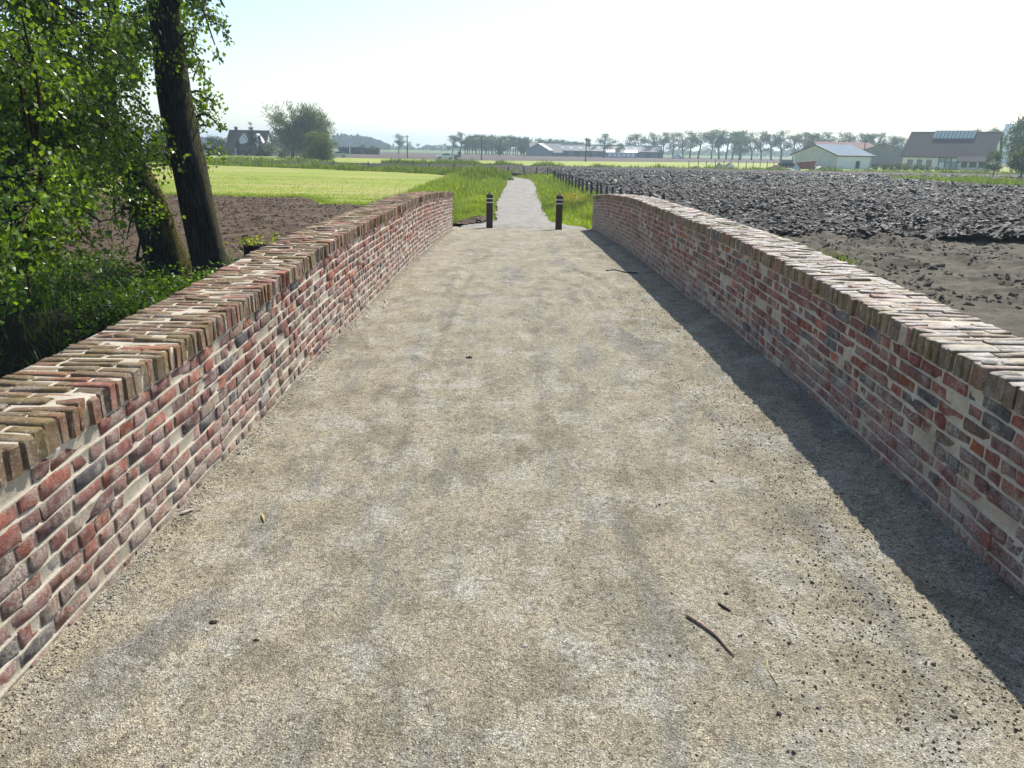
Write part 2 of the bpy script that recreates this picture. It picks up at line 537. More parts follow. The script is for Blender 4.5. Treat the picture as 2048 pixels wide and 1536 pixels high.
def G(x, y):
    x = np.asarray(x, float); y = np.asarray(y, float)
    z = np.full(np.broadcast(x, y).shape, FIELD)
    near = y < 46
    emb = ROAD(y) - 0.06 - np.clip((np.abs(x - 0.2) - 1.75) * 0.62, 0, None)
    z = np.where(near, np.maximum(z, emb), z)
    # ditches either side of the path
    for cx in (-3.3, 3.3):
        a = sstep(24, 30, y) * sstep(80, 72, y)
        z = z - 0.45 * a * np.exp(-((x - cx) / 0.75) ** 2)
    # the brook that the bridge crosses
    yc = np.where(x < 0, 6.6, 4.6)
    s = np.abs(y - yc)
    ch = np.where(x < 0, sstep(5.9, 4.1, s), sstep(5.6, 2.0, s)) * sstep(1.8, 2.9, np.abs(x - 0.2))
    z = z * (1 - ch) + (-2.95) * ch
    return z

xs = np.concatenate([[-2500, -1200, -600, -300, -150, -90, -60, -45, -36], np.arange(-32, 36.01, 0.4), [40, 48, 60, 90, 150, 300, 600, 1200, 2500]])
ys = np.concatenate([[-400, -120, -40, -15], np.arange(-8, 60.01, 0.4), [64, 70, 76, 82, 90, 100, 115, 130, 160, 200, 300, 450, 700, 1200, 2500]])
grid('ground', xs, ys, lambda x, y: G(x, y) - 0.02, M['meadow'], smooth=True)

# water of the brook
mk('stream_water', [(-40, 0, -2.62), (40, 0, -2.62), (40, 12, -2.62), (-40, 12, -2.62)], [(0, 1, 2, 3)], M['water'])['kind'] = 'structure'

# steep shaded bank of the brook, left of the bridge
def bank_z(x, y):
    return G(x, y) + 0.03 + 0.22 * (fbm(x * 1.4, y * 1.4 + G(x, y), 4, 68) - 0.35)
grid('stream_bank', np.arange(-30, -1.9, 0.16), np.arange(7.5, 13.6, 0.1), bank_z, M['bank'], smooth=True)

# bridge deck of trodden gravel
TRACKS = [[tuple(onz(*q, 0.0))[:2] for q in tr] for tr in ([(1150, 535), (1195, 556), (1226, 585), (1238, 615)], [(1150, 570), (1172, 590), (1185, 612)], [(940, 540), (915, 585), (890, 640), (845, 735)], [(1058, 645), (1064, 720), (1072, 800), (1080, 880)], [(780, 905), (800, 800), (830, 720)])]
def deck_z(x, y):
    z = ROAD(y) + 0.03 * (fbm(x * 0.9, y * 0.5, 4, 3) - 0.5) + 0.012 * (fbm(x * 6, y * 6, 3, 9) - 0.5)
    z = z + 0.06 * sstep(1.3, 1.95, x) * sstep(2.5, 4.5, y) * sstep(9, 6.5, y)
    for tr_ in TRACKS:                     # shallow wheel ruts pressed into the gravel
        dm = np.full(np.shape(z), 9.0)
        for (x0_, y0_), (x1_, y1_) in zip(tr_[:-1], tr_[1:]):
            t_ = np.clip(((x - x0_) * (x1_ - x0_) + (y - y0_) * (y1_ - y0_)) / ((x1_ - x0_) ** 2 + (y1_ - y0_) ** 2), 0, 1)
            dm = np.minimum(dm, np.hypot(x - x0_ - t_ * (x1_ - x0_), y - y0_ - t_ * (y1_ - y0_)))
        z = z - 0.018 * np.exp(-(dm / 0.05) ** 2) + 0.009 * np.exp(-((dm - 0.11) / 0.04) ** 2)
    z = z + 0.018 * sstep(0.16, 0.0, x + 1.49) + 0.02 * sstep(0.2, 0.0, 1.93 - x)
    return z
xs = np.linspace(-1.52, 1.96, 124)
ys = np.concatenate([np.arange(-3, 8, 0.04), np.arange(8, 14, 0.05), np.arange(14, 19.6, 0.09), [19.62]])
grid('bridge_deck', xs, ys, deck_z, M['gravel'])
# masonry body under the deck
MB().box(-1.93, 2.37, -3, 18.7, -3.05, -0.56).build('bridge_body', M['mortar'])['kind'] = 'structure'

# the path beyond the bridge
def phw(y):
    return np.interp(y, [19.4, 20.3, 22, 24.5, 27, 33, 40, 200], [1.75, 1.64, 1.22, 0.97, 0.93, 1.02, 1.14, 1.12])
hw = phw(PATH[:, 1])
tan = np.gradient(PATH, axis=0); tan /= np.linalg.norm(tan, axis=1)[:, None]
nor = np.stack([tan[:, 1], -tan[:, 0]], -1)
us = np.linspace(-1, 1, 11)
PV = PATH[:, None, :] + nor[:, None, :] * (us[None, :] * hw[:, None])[:, :, None]
edge = (fbm(PATH[:, 1] * 0.9, PATH[:, 0] + 3, 3, 5) - 0.5)
PV = PV + nor[:, None, :] * (us[None, :] ** 3 * edge[:, None] * 0.35)[:, :, None]
PZ = np.where(PATH[:, 1] < 60, ROAD(PATH[:, 1]), -1.2)[:, None] + 0.02 * (1 - us[None, :] ** 2) + 0.02 * (fbm(PV[..., 0], PV[..., 1], 3, 8) - 0.5) + 0.012 - 0.07 * sstep(20.1, 19.5, PATH[:, 1])[:, None]
i = (np.arange(len(PATH) - 1)[:, None] * 11 + np.arange(10)[None, :])
o = mk('path', np.concatenate([PV, PZ[..., None]], -1).reshape(-1, 3), np.stack([i, i + 1, i + 12, i + 11], -1).reshape(-1, 4), M['path'], smooth=True)
tag(o, kind='structure')

# ploughed field on the right
def fence_x(y):
    return np.interp(y, [20, 33, 36, 40, 50, 66, 76, 80], [8.5, 6.3, 5.3, 4.8, 4.5, 4.1, 3.9, 3.4])
def plough_mask(x, y):
    e = 1.2 * (fbm(x * 0.35, y * 0.35, 3, 2) - 0.5)
    near = y > 25.0 + e + 0.02 * x
    far = y < 122.5 + e
    left = np.where(y < 79, x > fence_x(y) + 0.25 + 0.3 * e, (path_dist(x, y) > 3.2) & (y > 87 - 0.55 * x))
    corner = ~((y > 66 + 0.9 * (54 - x)) & (x > 43 + e) & (y > 67 + e) & (y < 93))
    return near & far & left & corner
def plough_z(x, y):
    u = x * 0.30 + y * 0.95; w = x * 0.95 - y * 0.30
    rid = 1 - np.abs(2 * fbm(u * 1.25, w * 0.42, 3, 21) - 1)
    h = 0.24 * rid ** 1.6 + 0.24 * (fbm(x * 1.9, y * 2.3, 3, 31) - 0.25) + 0.10 * fbm(x * 5.3, y * 5.3, 2, 41)
    return FIELD + 0.05 + np.clip(h, 0, None)
ys = [24.2]
while ys[-1] < 124: ys.append(ys[-1] + 0.0042 * ys[-1])
grid('ploughed_field', np.concatenate([np.arange(-44, 3, 0.5), np.arange(3, 34, 0.13), np.arange(34, 84, 0.22)]), np.array(ys), plough_z, M['plough'], plough_mask, smooth=False)

# graded soil between the right parapet and the ploughed field
def graded_z(x, y):
    lump = np.clip(fbm(x * 0.9, y * 0.9, 4, 61) - 0.52, 0, 1) * 0.8 * sstep(14, 19, y)
    return G(x, y) + 0.06 + 0.17 * (fbm(x * 1.6, y * 1.6, 4, 62) - 0.35) + lump + 0.11 * (fbm(x * 4, y * 4, 3, 63) - 0.2) * sstep(11, 16, y)
grid('graded_soil', np.arange(1.9, 30, 0.085), np.arange(6, 26.2, 0.085), graded_z, M['graded'],
     lambda x, y: ((x > 2.45) | (y > 20.2)) & (x > 2.1 + 0.25 * np.clip(y - 20, 0, 20)) & (y < 25.6 + 0.02 * x), smooth=True)

# bare dirt on the left, then the mown grass behind it
def dirt_edge(x, y):
    return 43.4 + 3.2 * (fbm(x * 0.28, y * 0.1, 3, 71) - 0.5) - 5.5 * sstep(-12.5, -8.5, x) - 8 * sstep(-6.5, -3.5, x) + 0.9 * (fbm(x * 1.7, y * 1.7, 3, 72) - 0.5)
def dirt_z(x, y):
    return G(x, y) + 0.05 + 0.15 * (fbm(x * 1.0, y * 1.3, 4, 73) - 0.3) + 0.10 * (fbm(x * 3.6, y * 3.6, 3, 74) - 0.2)
grid('dirt_patch', np.arange(-34, -0.9, 0.14), np.arange(13.2, 46, 0.14), dirt_z, M['dirt'],
     lambda x, y: (y < dirt_edge(x, y)) & (x < -1.95 + 1.05 * sstep(19, 19.4, y)) & ((y > 15.2) | (x > -5)) & (path_dist(x, y) > phw(y) - 0.12 + 0.3 * fbm(x * 2, y * 2, 2, 5)), smooth=True)
def lawn_far(x):
    return np.interp(x, [-75, -44, -20, -9, -4.5, -3], [128, 108, 93.5, 86.5, 79, 60])
def lawn_z(x, y):
    return np.maximum(G(x, y), FIELD - 0.02) + 0.065 + 0.06 * fbm(x * 0.8, y * 0.8, 3, 75)
grid('mown_grass', np.concatenate([np.arange(-80, -30, 0.8), np.arange(-30, -3.2, 0.22)]), np.concatenate([np.arange(28, 52, 0.22), np.arange(52, 118, 0.6)]), lawn_z, M['lawn'],
     lambda x, y: (y > dirt_edge(x, y) - 0.3) & (y < lawn_far(x)) & (x < -4.3 + 0.6 * fbm(x, y * 0.5, 3, 77)), smooth=True)

# distant strips: young crop, brown field, verge along the road
def strip(name, mat, pts, z):
    o = mk(name, [(x, y, z) for x, y in pts], [tuple(range(len(pts)))], mat)
    return tag(o, kind='structure')
strip('crop_field', M['crop'], [(-75, 150), (-38, 128), (-10, 132), (12, 127), (60, 124), (110, 128), (200, 160), (200, 260), (60, 232), (-10, 190), (-75, 205)], FIELD + 0.03)
strip('brown_field', M['farsoil'], [(-160, 232), (-75, 207), (-10, 193), (60, 235), (200, 263), (260, 420), (60, 420), (-150, 420)], FIELD + 0.04)

# ------------------------------------------------------------------ the two brick parapet walls
def brick_unit(L, Hh, seed, chip=1.0):
    """face brick: front face in the YZ plane at x = 0 (facing +x), sides going back 45 mm, about 50 triangles"""
    r = np.random.default_rng(seed)
    e = 0.006
    ys_ = np.array([-L / 2, -L / 2 + e, 0, L / 2 - e, L / 2])
    zs_ = np.array([-Hh / 2, -Hh / 2 + e, Hh / 2 - e, Hh / 2])
    V = np.zeros((4, 5, 3))
    V[..., 1] = ys_[None, :]; V[..., 2] = zs_[:, None]
    V[..., 0] = r.normal(0, 0.0016, (4, 5)) + (ys_[None, :] / L) * r.normal(0, 0.004) + (zs_[:, None] / Hh) * r.normal(0, 0.003)
    ring = np.zeros((4, 5), bool); ring[0] = ring[-1] = True; ring[:, 0] = ring[:, -1] = True
    V[ring, 0] -= 0.0022 + np.abs(r.normal(0, 0.0016, ring.sum())) * chip
    V[ring, 1] += r.normal(0, 0.0024, ring.sum()); V[ring, 2] += r.normal(0, 0.0024, ring.sum())
    for (a, b) in ((0, 0), (0, 4), (3, 0), (3, 4)):            # knocked corners
        k = abs(r.normal(0, 0.006)) * chip
        V[a, b, 1] -= np.sign(V[a, b, 1]) * k; V[a, b, 2] -= np.sign(V[a, b, 2]) * k * 0.5; V[a, b, 0] -= k * 0.5
    if r.random() < 0.22 * chip:                                 # a spalled end
        s = 3 if r.random() < 0.5 else 0
        V[1:3, s:s + 2, 0] -= r.uniform(0.006, 0.016)
    V = V.reshape(-1, 3)
    i = (np.arange(3)[:, None] * 5 + np.arange(4)[None, :])
    F = np.stack([i, i + 1, i + 6, i + 5], -1).reshape(-1, 4)
    per = [0, 1, 2, 3, 4, 9, 14, 19, 18, 17, 16, 15, 10, 5]
    B = V[per].copy(); B[:, 0] = -0.045
    m = len(per)
    S = np.array([(per[(k + 1) % m], per[k], 20 + k, 20 + (k + 1) % m) for k in range(m)])
    return np.vstack([V, B]), np.vstack([F, S])

def coping_unit(W, T, Hh, seed):
    """coping brick on edge: W across the wall (x), T along it (y), top at z = 0, about 42 triangles"""
    r = np.random.default_rng(seed)
    e = 0.007
    x_ = np.array([-W / 2, -W / 2 + e, W / 2 - e, W / 2]); y_ = np.array([-T / 2, -T / 2 + e, T / 2 - e, T / 2])
    V = np.zeros((4, 4, 3))
    V[..., 0] = x_[None, :]; V[..., 1] = y_[:, None]
    V[..., 2] = r.normal(0, 0.002, (4, 4)) + (x_[None, :] / W) * r.normal(0, 0.006)
    ring = np.ones((4, 4), bool); ring[1:3, 1:3] = False
    V[ring, 2] -= 0.004 + np.abs(r.normal(0, 0.002, ring.sum()))
    V[ring, 0] += r.normal(0, 0.0035, ring.sum()); V[ring, 1] += r.normal(0, 0.0028, ring.sum())
    for (a, b) in ((0, 0), (0, 3), (3, 0), (3, 3)):
        k = abs(r.normal(0, 0.006))
        V[a, b, 0] -= np.sign(V[a, b, 0]) * k; V[a, b, 2] -= k * 0.6
    V = V.reshape(-1, 3)
    i = (np.arange(3)[:, None] * 4 + np.arange(3)[None, :])
    F = np.stack([i, i + 1, i + 5, i + 4], -1).reshape(-1, 4)
    per = [0, 1, 2, 3, 7, 11, 15, 14, 13, 12, 8, 4]
    B = V[per].copy(); B[:, 2] = -Hh
    B[:, 0] += r.normal(0, 0.003, 12); B[:, 1] += r.normal(0, 0.0025, 12)
    S = np.array([(per[(k + 1) % 12], per[k], 16 + k, 16 + (k + 1) % 12) for k in range(12)])
    return np.vstack([V, B]), np.vstack([F, S])

PALETTE = [((0.30, 0.135, 0.115), 30), ((0.335, 0.13, 0.095), 26), ((0.27, 0.145, 0.13), 20), ((0.42, 0.145, 0.085), 7), ((0.48, 0.18, 0.09), 3),
           ((0.17, 0.155, 0.155), 4), ((0.27, 0.18, 0.13), 10), ((0.36, 0.21, 0.18), 10)]
COPE = [((0.29, 0.185, 0.125), 26), ((0.33, 0.155, 0.115), 22), ((0.26, 0.18, 0.12), 20), ((0.38, 0.155, 0.11), 10), ((0.16, 0.14, 0.13), 6), ((0.34, 0.25, 0.16), 14)]
def pick(pal, r):
    w = np.array([p[1] for p in pal], float)
    return np.array(pal[r.choice(len(pal), p=w / w.sum())][0])

WALLS = {
    -1: dict(xf=-1.49, y1=18.75, top=lut([(-3, 0.60), (1, 0.68), (2.3, 0.708), (3.4, 0.722), (4.6, 0.765), (5.7, 0.82), (7, 0.848), (9.6, 0.848), (11.7, 0.85), (13.2, 0.825), (16, 0.71), (19, 0.555)], 1.4),
             label='sunlit red brick parapet wall with mossy coping on the left of the bridge', mat='coping_left'),
    1: dict(xf=1.93, y1=19.6, top=lut([(-3, 0.62), (1, 0.70), (2.9, 0.748), (3.5, 0.77), (4.9, 0.82), (6.85, 0.868), (10.3, 0.852), (13.2, 0.828), (16.5, 0.70), (19.7, 0.495)], 1.4),
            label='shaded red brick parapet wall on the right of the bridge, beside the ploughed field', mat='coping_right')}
Y0, CH, PITCHB, CW = -2.2, 0.102, 0.0655, 0.455
ST = [brick_unit(0.192, 0.0555, 100 + k) for k in range(36)]
HD = [brick_unit(0.092, 0.0555, 200 + k) for k in range(36)]
CPL = {nm: [coping_unit(w, 0.053, CH - 0.004, 300 + 40 * q + k) for k in range(26)] for q, (nm, w) in enumerate((('long', 0.216), ('mid', 0.142), ('half', 0.104)))}
rb = np.random.default_rng(5)
def smf(F, nfront=None):
    """front faces smooth, sides flat"""
    nf = 12 if len(F) % 26 == 0 else 9
    return np.tile(np.arange(26 if nf == 12 else 21) < nf, len(F) // (26 if nf == 12 else 21))
def variant_meshes(units, name, mat, pal):
    out = []
    for V, F in units:
        out.append(mk(name, V, F, mat, smooth=smf(F), col=pick(pal, rb) * rb.uniform(0.8, 1.2), mesh_only=True))
    return out
ME_ST = variant_meshes(ST, 'brick_stretcher', M['brick'], PALETTE)
ME_HD = variant_meshes(HD, 'brick_header', M['brick'], PALETTE)

def xf_pts(V, loc, rot, scl):
    V = V * np.asarray(scl)
    Rm = np.array(Matrix.Rotation(rot[2], 3, 'Z') @ Matrix.Rotation(rot[1], 3, 'Y') @ Matrix.Rotation(rot[0], 3, 'X'))
    return V @ Rm.T + np.asarray(loc)

def build_wall(sd):
    w = WALLS[sd]
    xf, y1, top = w['xf'], w['y1'], w['top']
    r = np.random.default_rng(40 + sd)
    root = thing('parapet_wall', w['label'], 'wall', (xf, 0, -0.3))
    base = np.array([xf, 0, -0.3])
    facing = 0.0 if sd < 0 else math.pi            # face brick's +x turned to the road
    slope = lambda y: math.atan((top(y + 0.1) - top(y - 0.1)) / 0.2)
    # --- face bricks, inner side
    items = []
    for c in range(15):
        y = Y0 + r.uniform(0, 0.15)
        wob = r.uniform(0, 100)
        turn = r.random()
        while y < y1 - 0.03:
            head = r.random() < (0.70 if (c % 2) else 0.36)
            L = (0.094 if head else 0.192) * r.uniform(0.93, 1.05)
            L = min(L, y1 - y)
            if L < 0.04: break
            yc = y + L / 2
            zc = top(yc) - CH - 0.004 - (c + 0.5) * PITCHB + 0.004 * (vnoise(np.array([yc * 1.3 + wob]), np.array([c * 3.1]))[0] - 0.5)
            if zc + 0.03 > ROAD(yc) - 0.02:
                gap = r.random() < 0.006
                if not gap:
                    dep = r.normal(0, 0.0028) - (0.014 if r.random() < 0.03 else 0)
                    items.append((head, yc, zc, L, dep, int(r.integers(36)), r.uniform(0.90, 1.06)))
            y += L + r.uniform(0.008, 0.017)
    vis = [k for k in range(len(items)) if items[k][1] > (1.7 if sd < 0 else 2.3)]
    vis.sort(key=lambda k: items[k][1])
    single = set(vis[:300])
    jb = dict(V=[], F=[], c=[], n=0)
    def join(V, F, col):
        jb['V'].append(V); jb['F'].append(F + jb['n']); jb['n'] += len(V); jb['c'].append(np.broadcast_to(col, (len(V), 3)))
    for k, (head, yc, zc, L, dep, vi, hs) in enumerate(items):
        loc = (-sd * dep, yc, zc)
        rot = (slope(yc) * (1 if sd < 0 else -1) + r.normal(0, 0.008), 0, facing + r.normal(0, 0.012))
        scl = (1, L / (0.092 if head else 0.192), hs)
        loc = (loc[0], loc[1], loc[2] + 0.3)
        if k in single:
            put('brick', (ME_HD if head else ME_ST)[vi], root, loc, rot, scl)
        else:
            V, F = (HD if head else ST)[vi]
            join(xf_pts(V, loc, rot, scl), F, pick(PALETTE, r) * r.uniform(0.75, 1.25))
    # outer side and the far end, never closer than across the wall
    for c in range(12):
        y = Y0 + r.uniform(0, 0.15)
        while y < y1 - 0.1:
            head = r.random() < 0.5
            L = 0.094 if head else 0.192
            yc = y + L / 2
            V, F = (HD if head else ST)[int(r.integers(36))]
            join(xf_pts(V, (sd * (CW - 0.03), yc, top(yc) - CH - 0.012 - (c + 0.5) * PITCHB + 0.3), (-slope(yc) * (1 if sd < 0 else -1), 0, facing + math.pi), (1, 1, 1)), F, pick(PALETTE, r) * r.uniform(0.75, 1.2))
            y += L + 0.012
    for c in range(13):
        for q in range(3):
            V, F = HD[int(r.integers(36))]
            join(xf_pts(V, (sd * (0.07 + 0.142 * q), y1 - 0.006, top(y1) - CH - 0.012 - (c + 0.5) * PITCHB + 0.3), (0, 0, math.pi / 2), (1, 1.4, 1)), F, pick(PALETTE, r) * r.uniform(0.75, 1.2))
    o = mk('brick_courses', np.concatenate(jb['V']), np.concatenate(jb['F']), M['brick'], root, smf(np.concatenate(jb['F'])), col=np.concatenate(jb['c']))
    o['kind'] = 'stuff'
    # --- coping: bricks on edge across the wall
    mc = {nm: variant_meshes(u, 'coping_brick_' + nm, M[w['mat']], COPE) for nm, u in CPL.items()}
    W0 = {'long': 0.216, 'mid': 0.142, 'half': 0.104}
    jb = dict(V=[], F=[], c=[], n=0)
    y, row, cnt = Y0, 0, 0
    while y < y1 - 0.05:
        th = 0.0505 * r.uniform(0.9, 1.1)
        yc = y + th / 2
        lay = [('long', 'long'), ('half', 'long', 'half'), ('long', 'long'), ('mid', 'mid', 'mid')][(row % 2) if r.random() < 0.8 else int(r.integers(4))]
        tot = sum(W0[q] for q in lay)
        gap = (CW - tot) / len(lay)
        x = -0.012 + r.normal(0, 0.004)
        tilt = r.normal(0, 0.012)
        for q in lay:
            xc = x + W0[q] / 2
            vi = int(r.integers(26))
            loc = (sd * xc, yc, top(yc) + r.normal(0, 0.003) + 0.3)
            rot = (slope(yc) + r.normal(0, 0.02), r.normal(0, 0.012), tilt)
            scl = (1 if sd > 0 else -1, th / 0.053, 1)
            scl = (1, th / 0.053, 1)
            if yc > (1.6 if sd < 0 else 2.2) and cnt < 300:
                put('coping_brick', mc[q][vi], root, loc, rot, scl)
                cnt += 1
            else:
                V, F = CPL[q][vi]
                join(xf_pts(V, loc, rot, scl), F, pick(COPE, r) * r.uniform(0.8, 1.25))
            x += W0[q] + gap
        y += th + r.uniform(0.010, 0.016)
        row += 1
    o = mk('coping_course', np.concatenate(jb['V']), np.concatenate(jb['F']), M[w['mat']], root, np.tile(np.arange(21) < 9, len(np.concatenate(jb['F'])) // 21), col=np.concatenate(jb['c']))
    o['kind'] = 'stuff'
    # --- mortar: inner face as an uneven sheet a few millimetres behind the brick faces, bed between the coping bricks
    ysm = np.concatenate([np.arange(Y0, 1.4, 0.06), np.arange(1.4, 8, 0.0125), np.arange(8, y1, 0.03), [y1 - 0.004]])
    ph = [(0.0, 0.0035), (0.065, 0.0010), (0.2, 0.0052), (0.8, 0.0058), (0.935, 0.0065)]      # weathered joints: flush with the brick below, tucked under the one above
    zt = np.array([(c + p) * PITCHB for c in range(14) for p, _ in ph])
    rc_ = np.array([q for c in range(14) for _, q in ph])
    Yg, Zg = np.meshgrid(ysm, zt)
    rec = rc_[:, None] + 0.0065 * (fbm(Yg * 9, Zg * 14, 4, 55 + sd) - 0.5) - 0.010 * np.clip(fbm(Yg * 6, Zg * 9, 3, 65 + sd) - 0.68, 0, 1) * 3.2
    P = np.stack([sd * rec, Yg, top(Yg) - CH - 0.004 - Zg + 0.3 + 0.003 * (fbm(Yg * 6, Zg * 5, 2, 85) - 0.5)], -1)
    P[0, :, 2] += 0.008
    nx = len(ysm)
    i = (np.arange(len(zt) - 1)[:, None] * nx + np.arange(nx - 1)[None, :])
    F = np.stack([i, i + 1, i + nx + 1, i + nx], -1).reshape(-1, 4)
    mb = MB()
    mb.add(P.reshape(-1, 3), F)
    # bed: top and outer side
    ysb = np.concatenate([np.arange(Y0, 1.4, 0.05), np.arange(1.4, 9, 0.014), np.arange(9, y1, 0.035), [y1 - 0.004]])
    prof = [(0.000, -CH + 0.004), (-0.001, -0.03), (0.001, -0.008), (0.06, -0.0062), (0.15, -0.0056), (0.24, -0.0062), (0.33, -0.0056), (0.40, -0.0065), (CW - 0.022, -0.008), (CW - 0.014, -0.03), (CW - 0.014, -CH), (CW - 0.04, -CH), (CW - 0.04, -3.2)]
    pr = np.array(prof)
    X = np.broadcast_to(pr[:, 0][:, None], (len(pr), len(ysb))); Zp = np.broadcast_to(pr[:, 1][:, None], X.shape)
    Yb = np.broadcast_to(ysb[None, :], X.shape)
    wob = 0.008 * (fbm(Yb * 14, X * 14 + Zp * 9, 3, 75 + sd) - 0.5)
    P = np.stack([sd * (X + wob * (Zp < -0.02)), Yb, top(Yb) + Zp + wob * (Zp > -0.02) + 0.3], -1)
    nx = len(ysb)
    i = (np.arange(len(pr) - 1)[:, None] * nx + np.arange(nx - 1)[None, :])
    mb.add(P.reshape(-1, 3), np.stack([i, i + 1, i + nx + 1, i + nx], -1).reshape(-1, 4))
    e = float(top(y1)) + 0.3
    mb.add([(sd * 0.01, y1 - 0.012, e - 0.02), (sd * (CW - 0.03), y1 - 0.012, e - 0.02), (sd * (CW - 0.03), y1 - 0.012, e - 2), (sd * 0.01, y1 - 0.012, e - 2)], [(0, 1, 2, 3)])
    mb.build('mortar_joints', M['mortar'], root, True)
build_wall(-1)
build_wall(1)

# ------------------------------------------------------------------ foliage helpers
def leaves(mb, P, size, r, droop=0.3, narrow=0.75, up=None, vlo=0.0, vhi=1.0, fold=0.25):
    """kite-shaped leaves, two triangles each, folded along the midrib"""
    P = np.asarray(P, float)
    n_ = len(P)
    a = r.uniform(0, 2 * np.pi, n_)
    tilt = r.normal(-droop, 0.55, n_)
    D = np.stack([np.cos(a) * np.cos(tilt), np.sin(a) * np.cos(tilt), np.sin(tilt)], -1)
    U = r.normal(0, 1, (n_, 3)); U[:, 2] += 0.6
    S = np.cross(D, U); S /= np.linalg.norm(S, axis=1)[:, None] + 1e-9
    Nn = np.cross(S, D)
    s = (size * r.uniform(0.65, 1.25, n_))[:, None]
    V = np.stack([P, P + D * s * 0.42 + S * s * 0.5 * narrow + Nn * s * fold * 0.35, P + D * s, P + D * s * 0.42 - S * s * 0.5 * narrow + Nn * s * fold * 0.35], 1)
    i = np.arange(n_)[:, None] * 4
    F = np.concatenate([i + np.array([[0, 1, 2]]), i + np.array([[0, 2, 3]])])
    v = r.uniform(vlo, vhi, n_)
    mb.add(V.reshape(-1, 3), F, np.concatenate([v, v]))

def blades(mb, P, h, w, r, lean=0.35, vlo=0, vhi=1):
    """grass blades: a bent strip of two quads' worth (three triangles)"""
    P = np.asarray(P, float); n_ = len(P)
    h = np.broadcast_to(h, (n_,)) * r.uniform(0.6, 1.3, n_)
    a = r.uniform(0, 2 * np.pi, n_)
    le = np.abs(r.normal(0, lean, n_)) * h
    dx, dy = np.cos(a) * le, np.sin(a) * le
    b = a + np.pi / 2 + r.normal(0, 0.5, n_)
    sx, sy = np.cos(b) * w / 2, np.sin(b) * w / 2
    def pt(f, sgn, k):
        return np.stack([P[:, 0] + dx * f ** 2 + sgn * sx * k, P[:, 1] + dy * f ** 2 + sgn * sy * k, P[:, 2] + h * f], -1)
    V = np.stack([pt(0, -1, 1), pt(0, 1, 1), pt(0.6, 1, 0.8), pt(0.6, -1, 0.8), pt(1, 0, 0)], 1)
    i = np.arange(n_)[:, None] * 5
    v = r.uniform(vlo, vhi, n_)
    F = np.concatenate([i + np.array([[0, 1, 2]]), i + np.array([[0, 2, 3]]), i + np.array([[3, 2, 4]])])
    mb.add(V.reshape(-1, 3), F, np.concatenate([v] * 3))

def wander(p0, d0, length, k, r, jit=0.25, grav=0.0):
    P = [np.array(p0, float)]
    d = np.array(d0, float); d /= np.linalg.norm(d)
    for _ in range(k):
        d = d + r.normal(0, jit, 3) + np.array([0, 0, grav])
        d /= np.linalg.norm(d)
        P.append(P[-1] + d * length / k)
    return np.array(P)

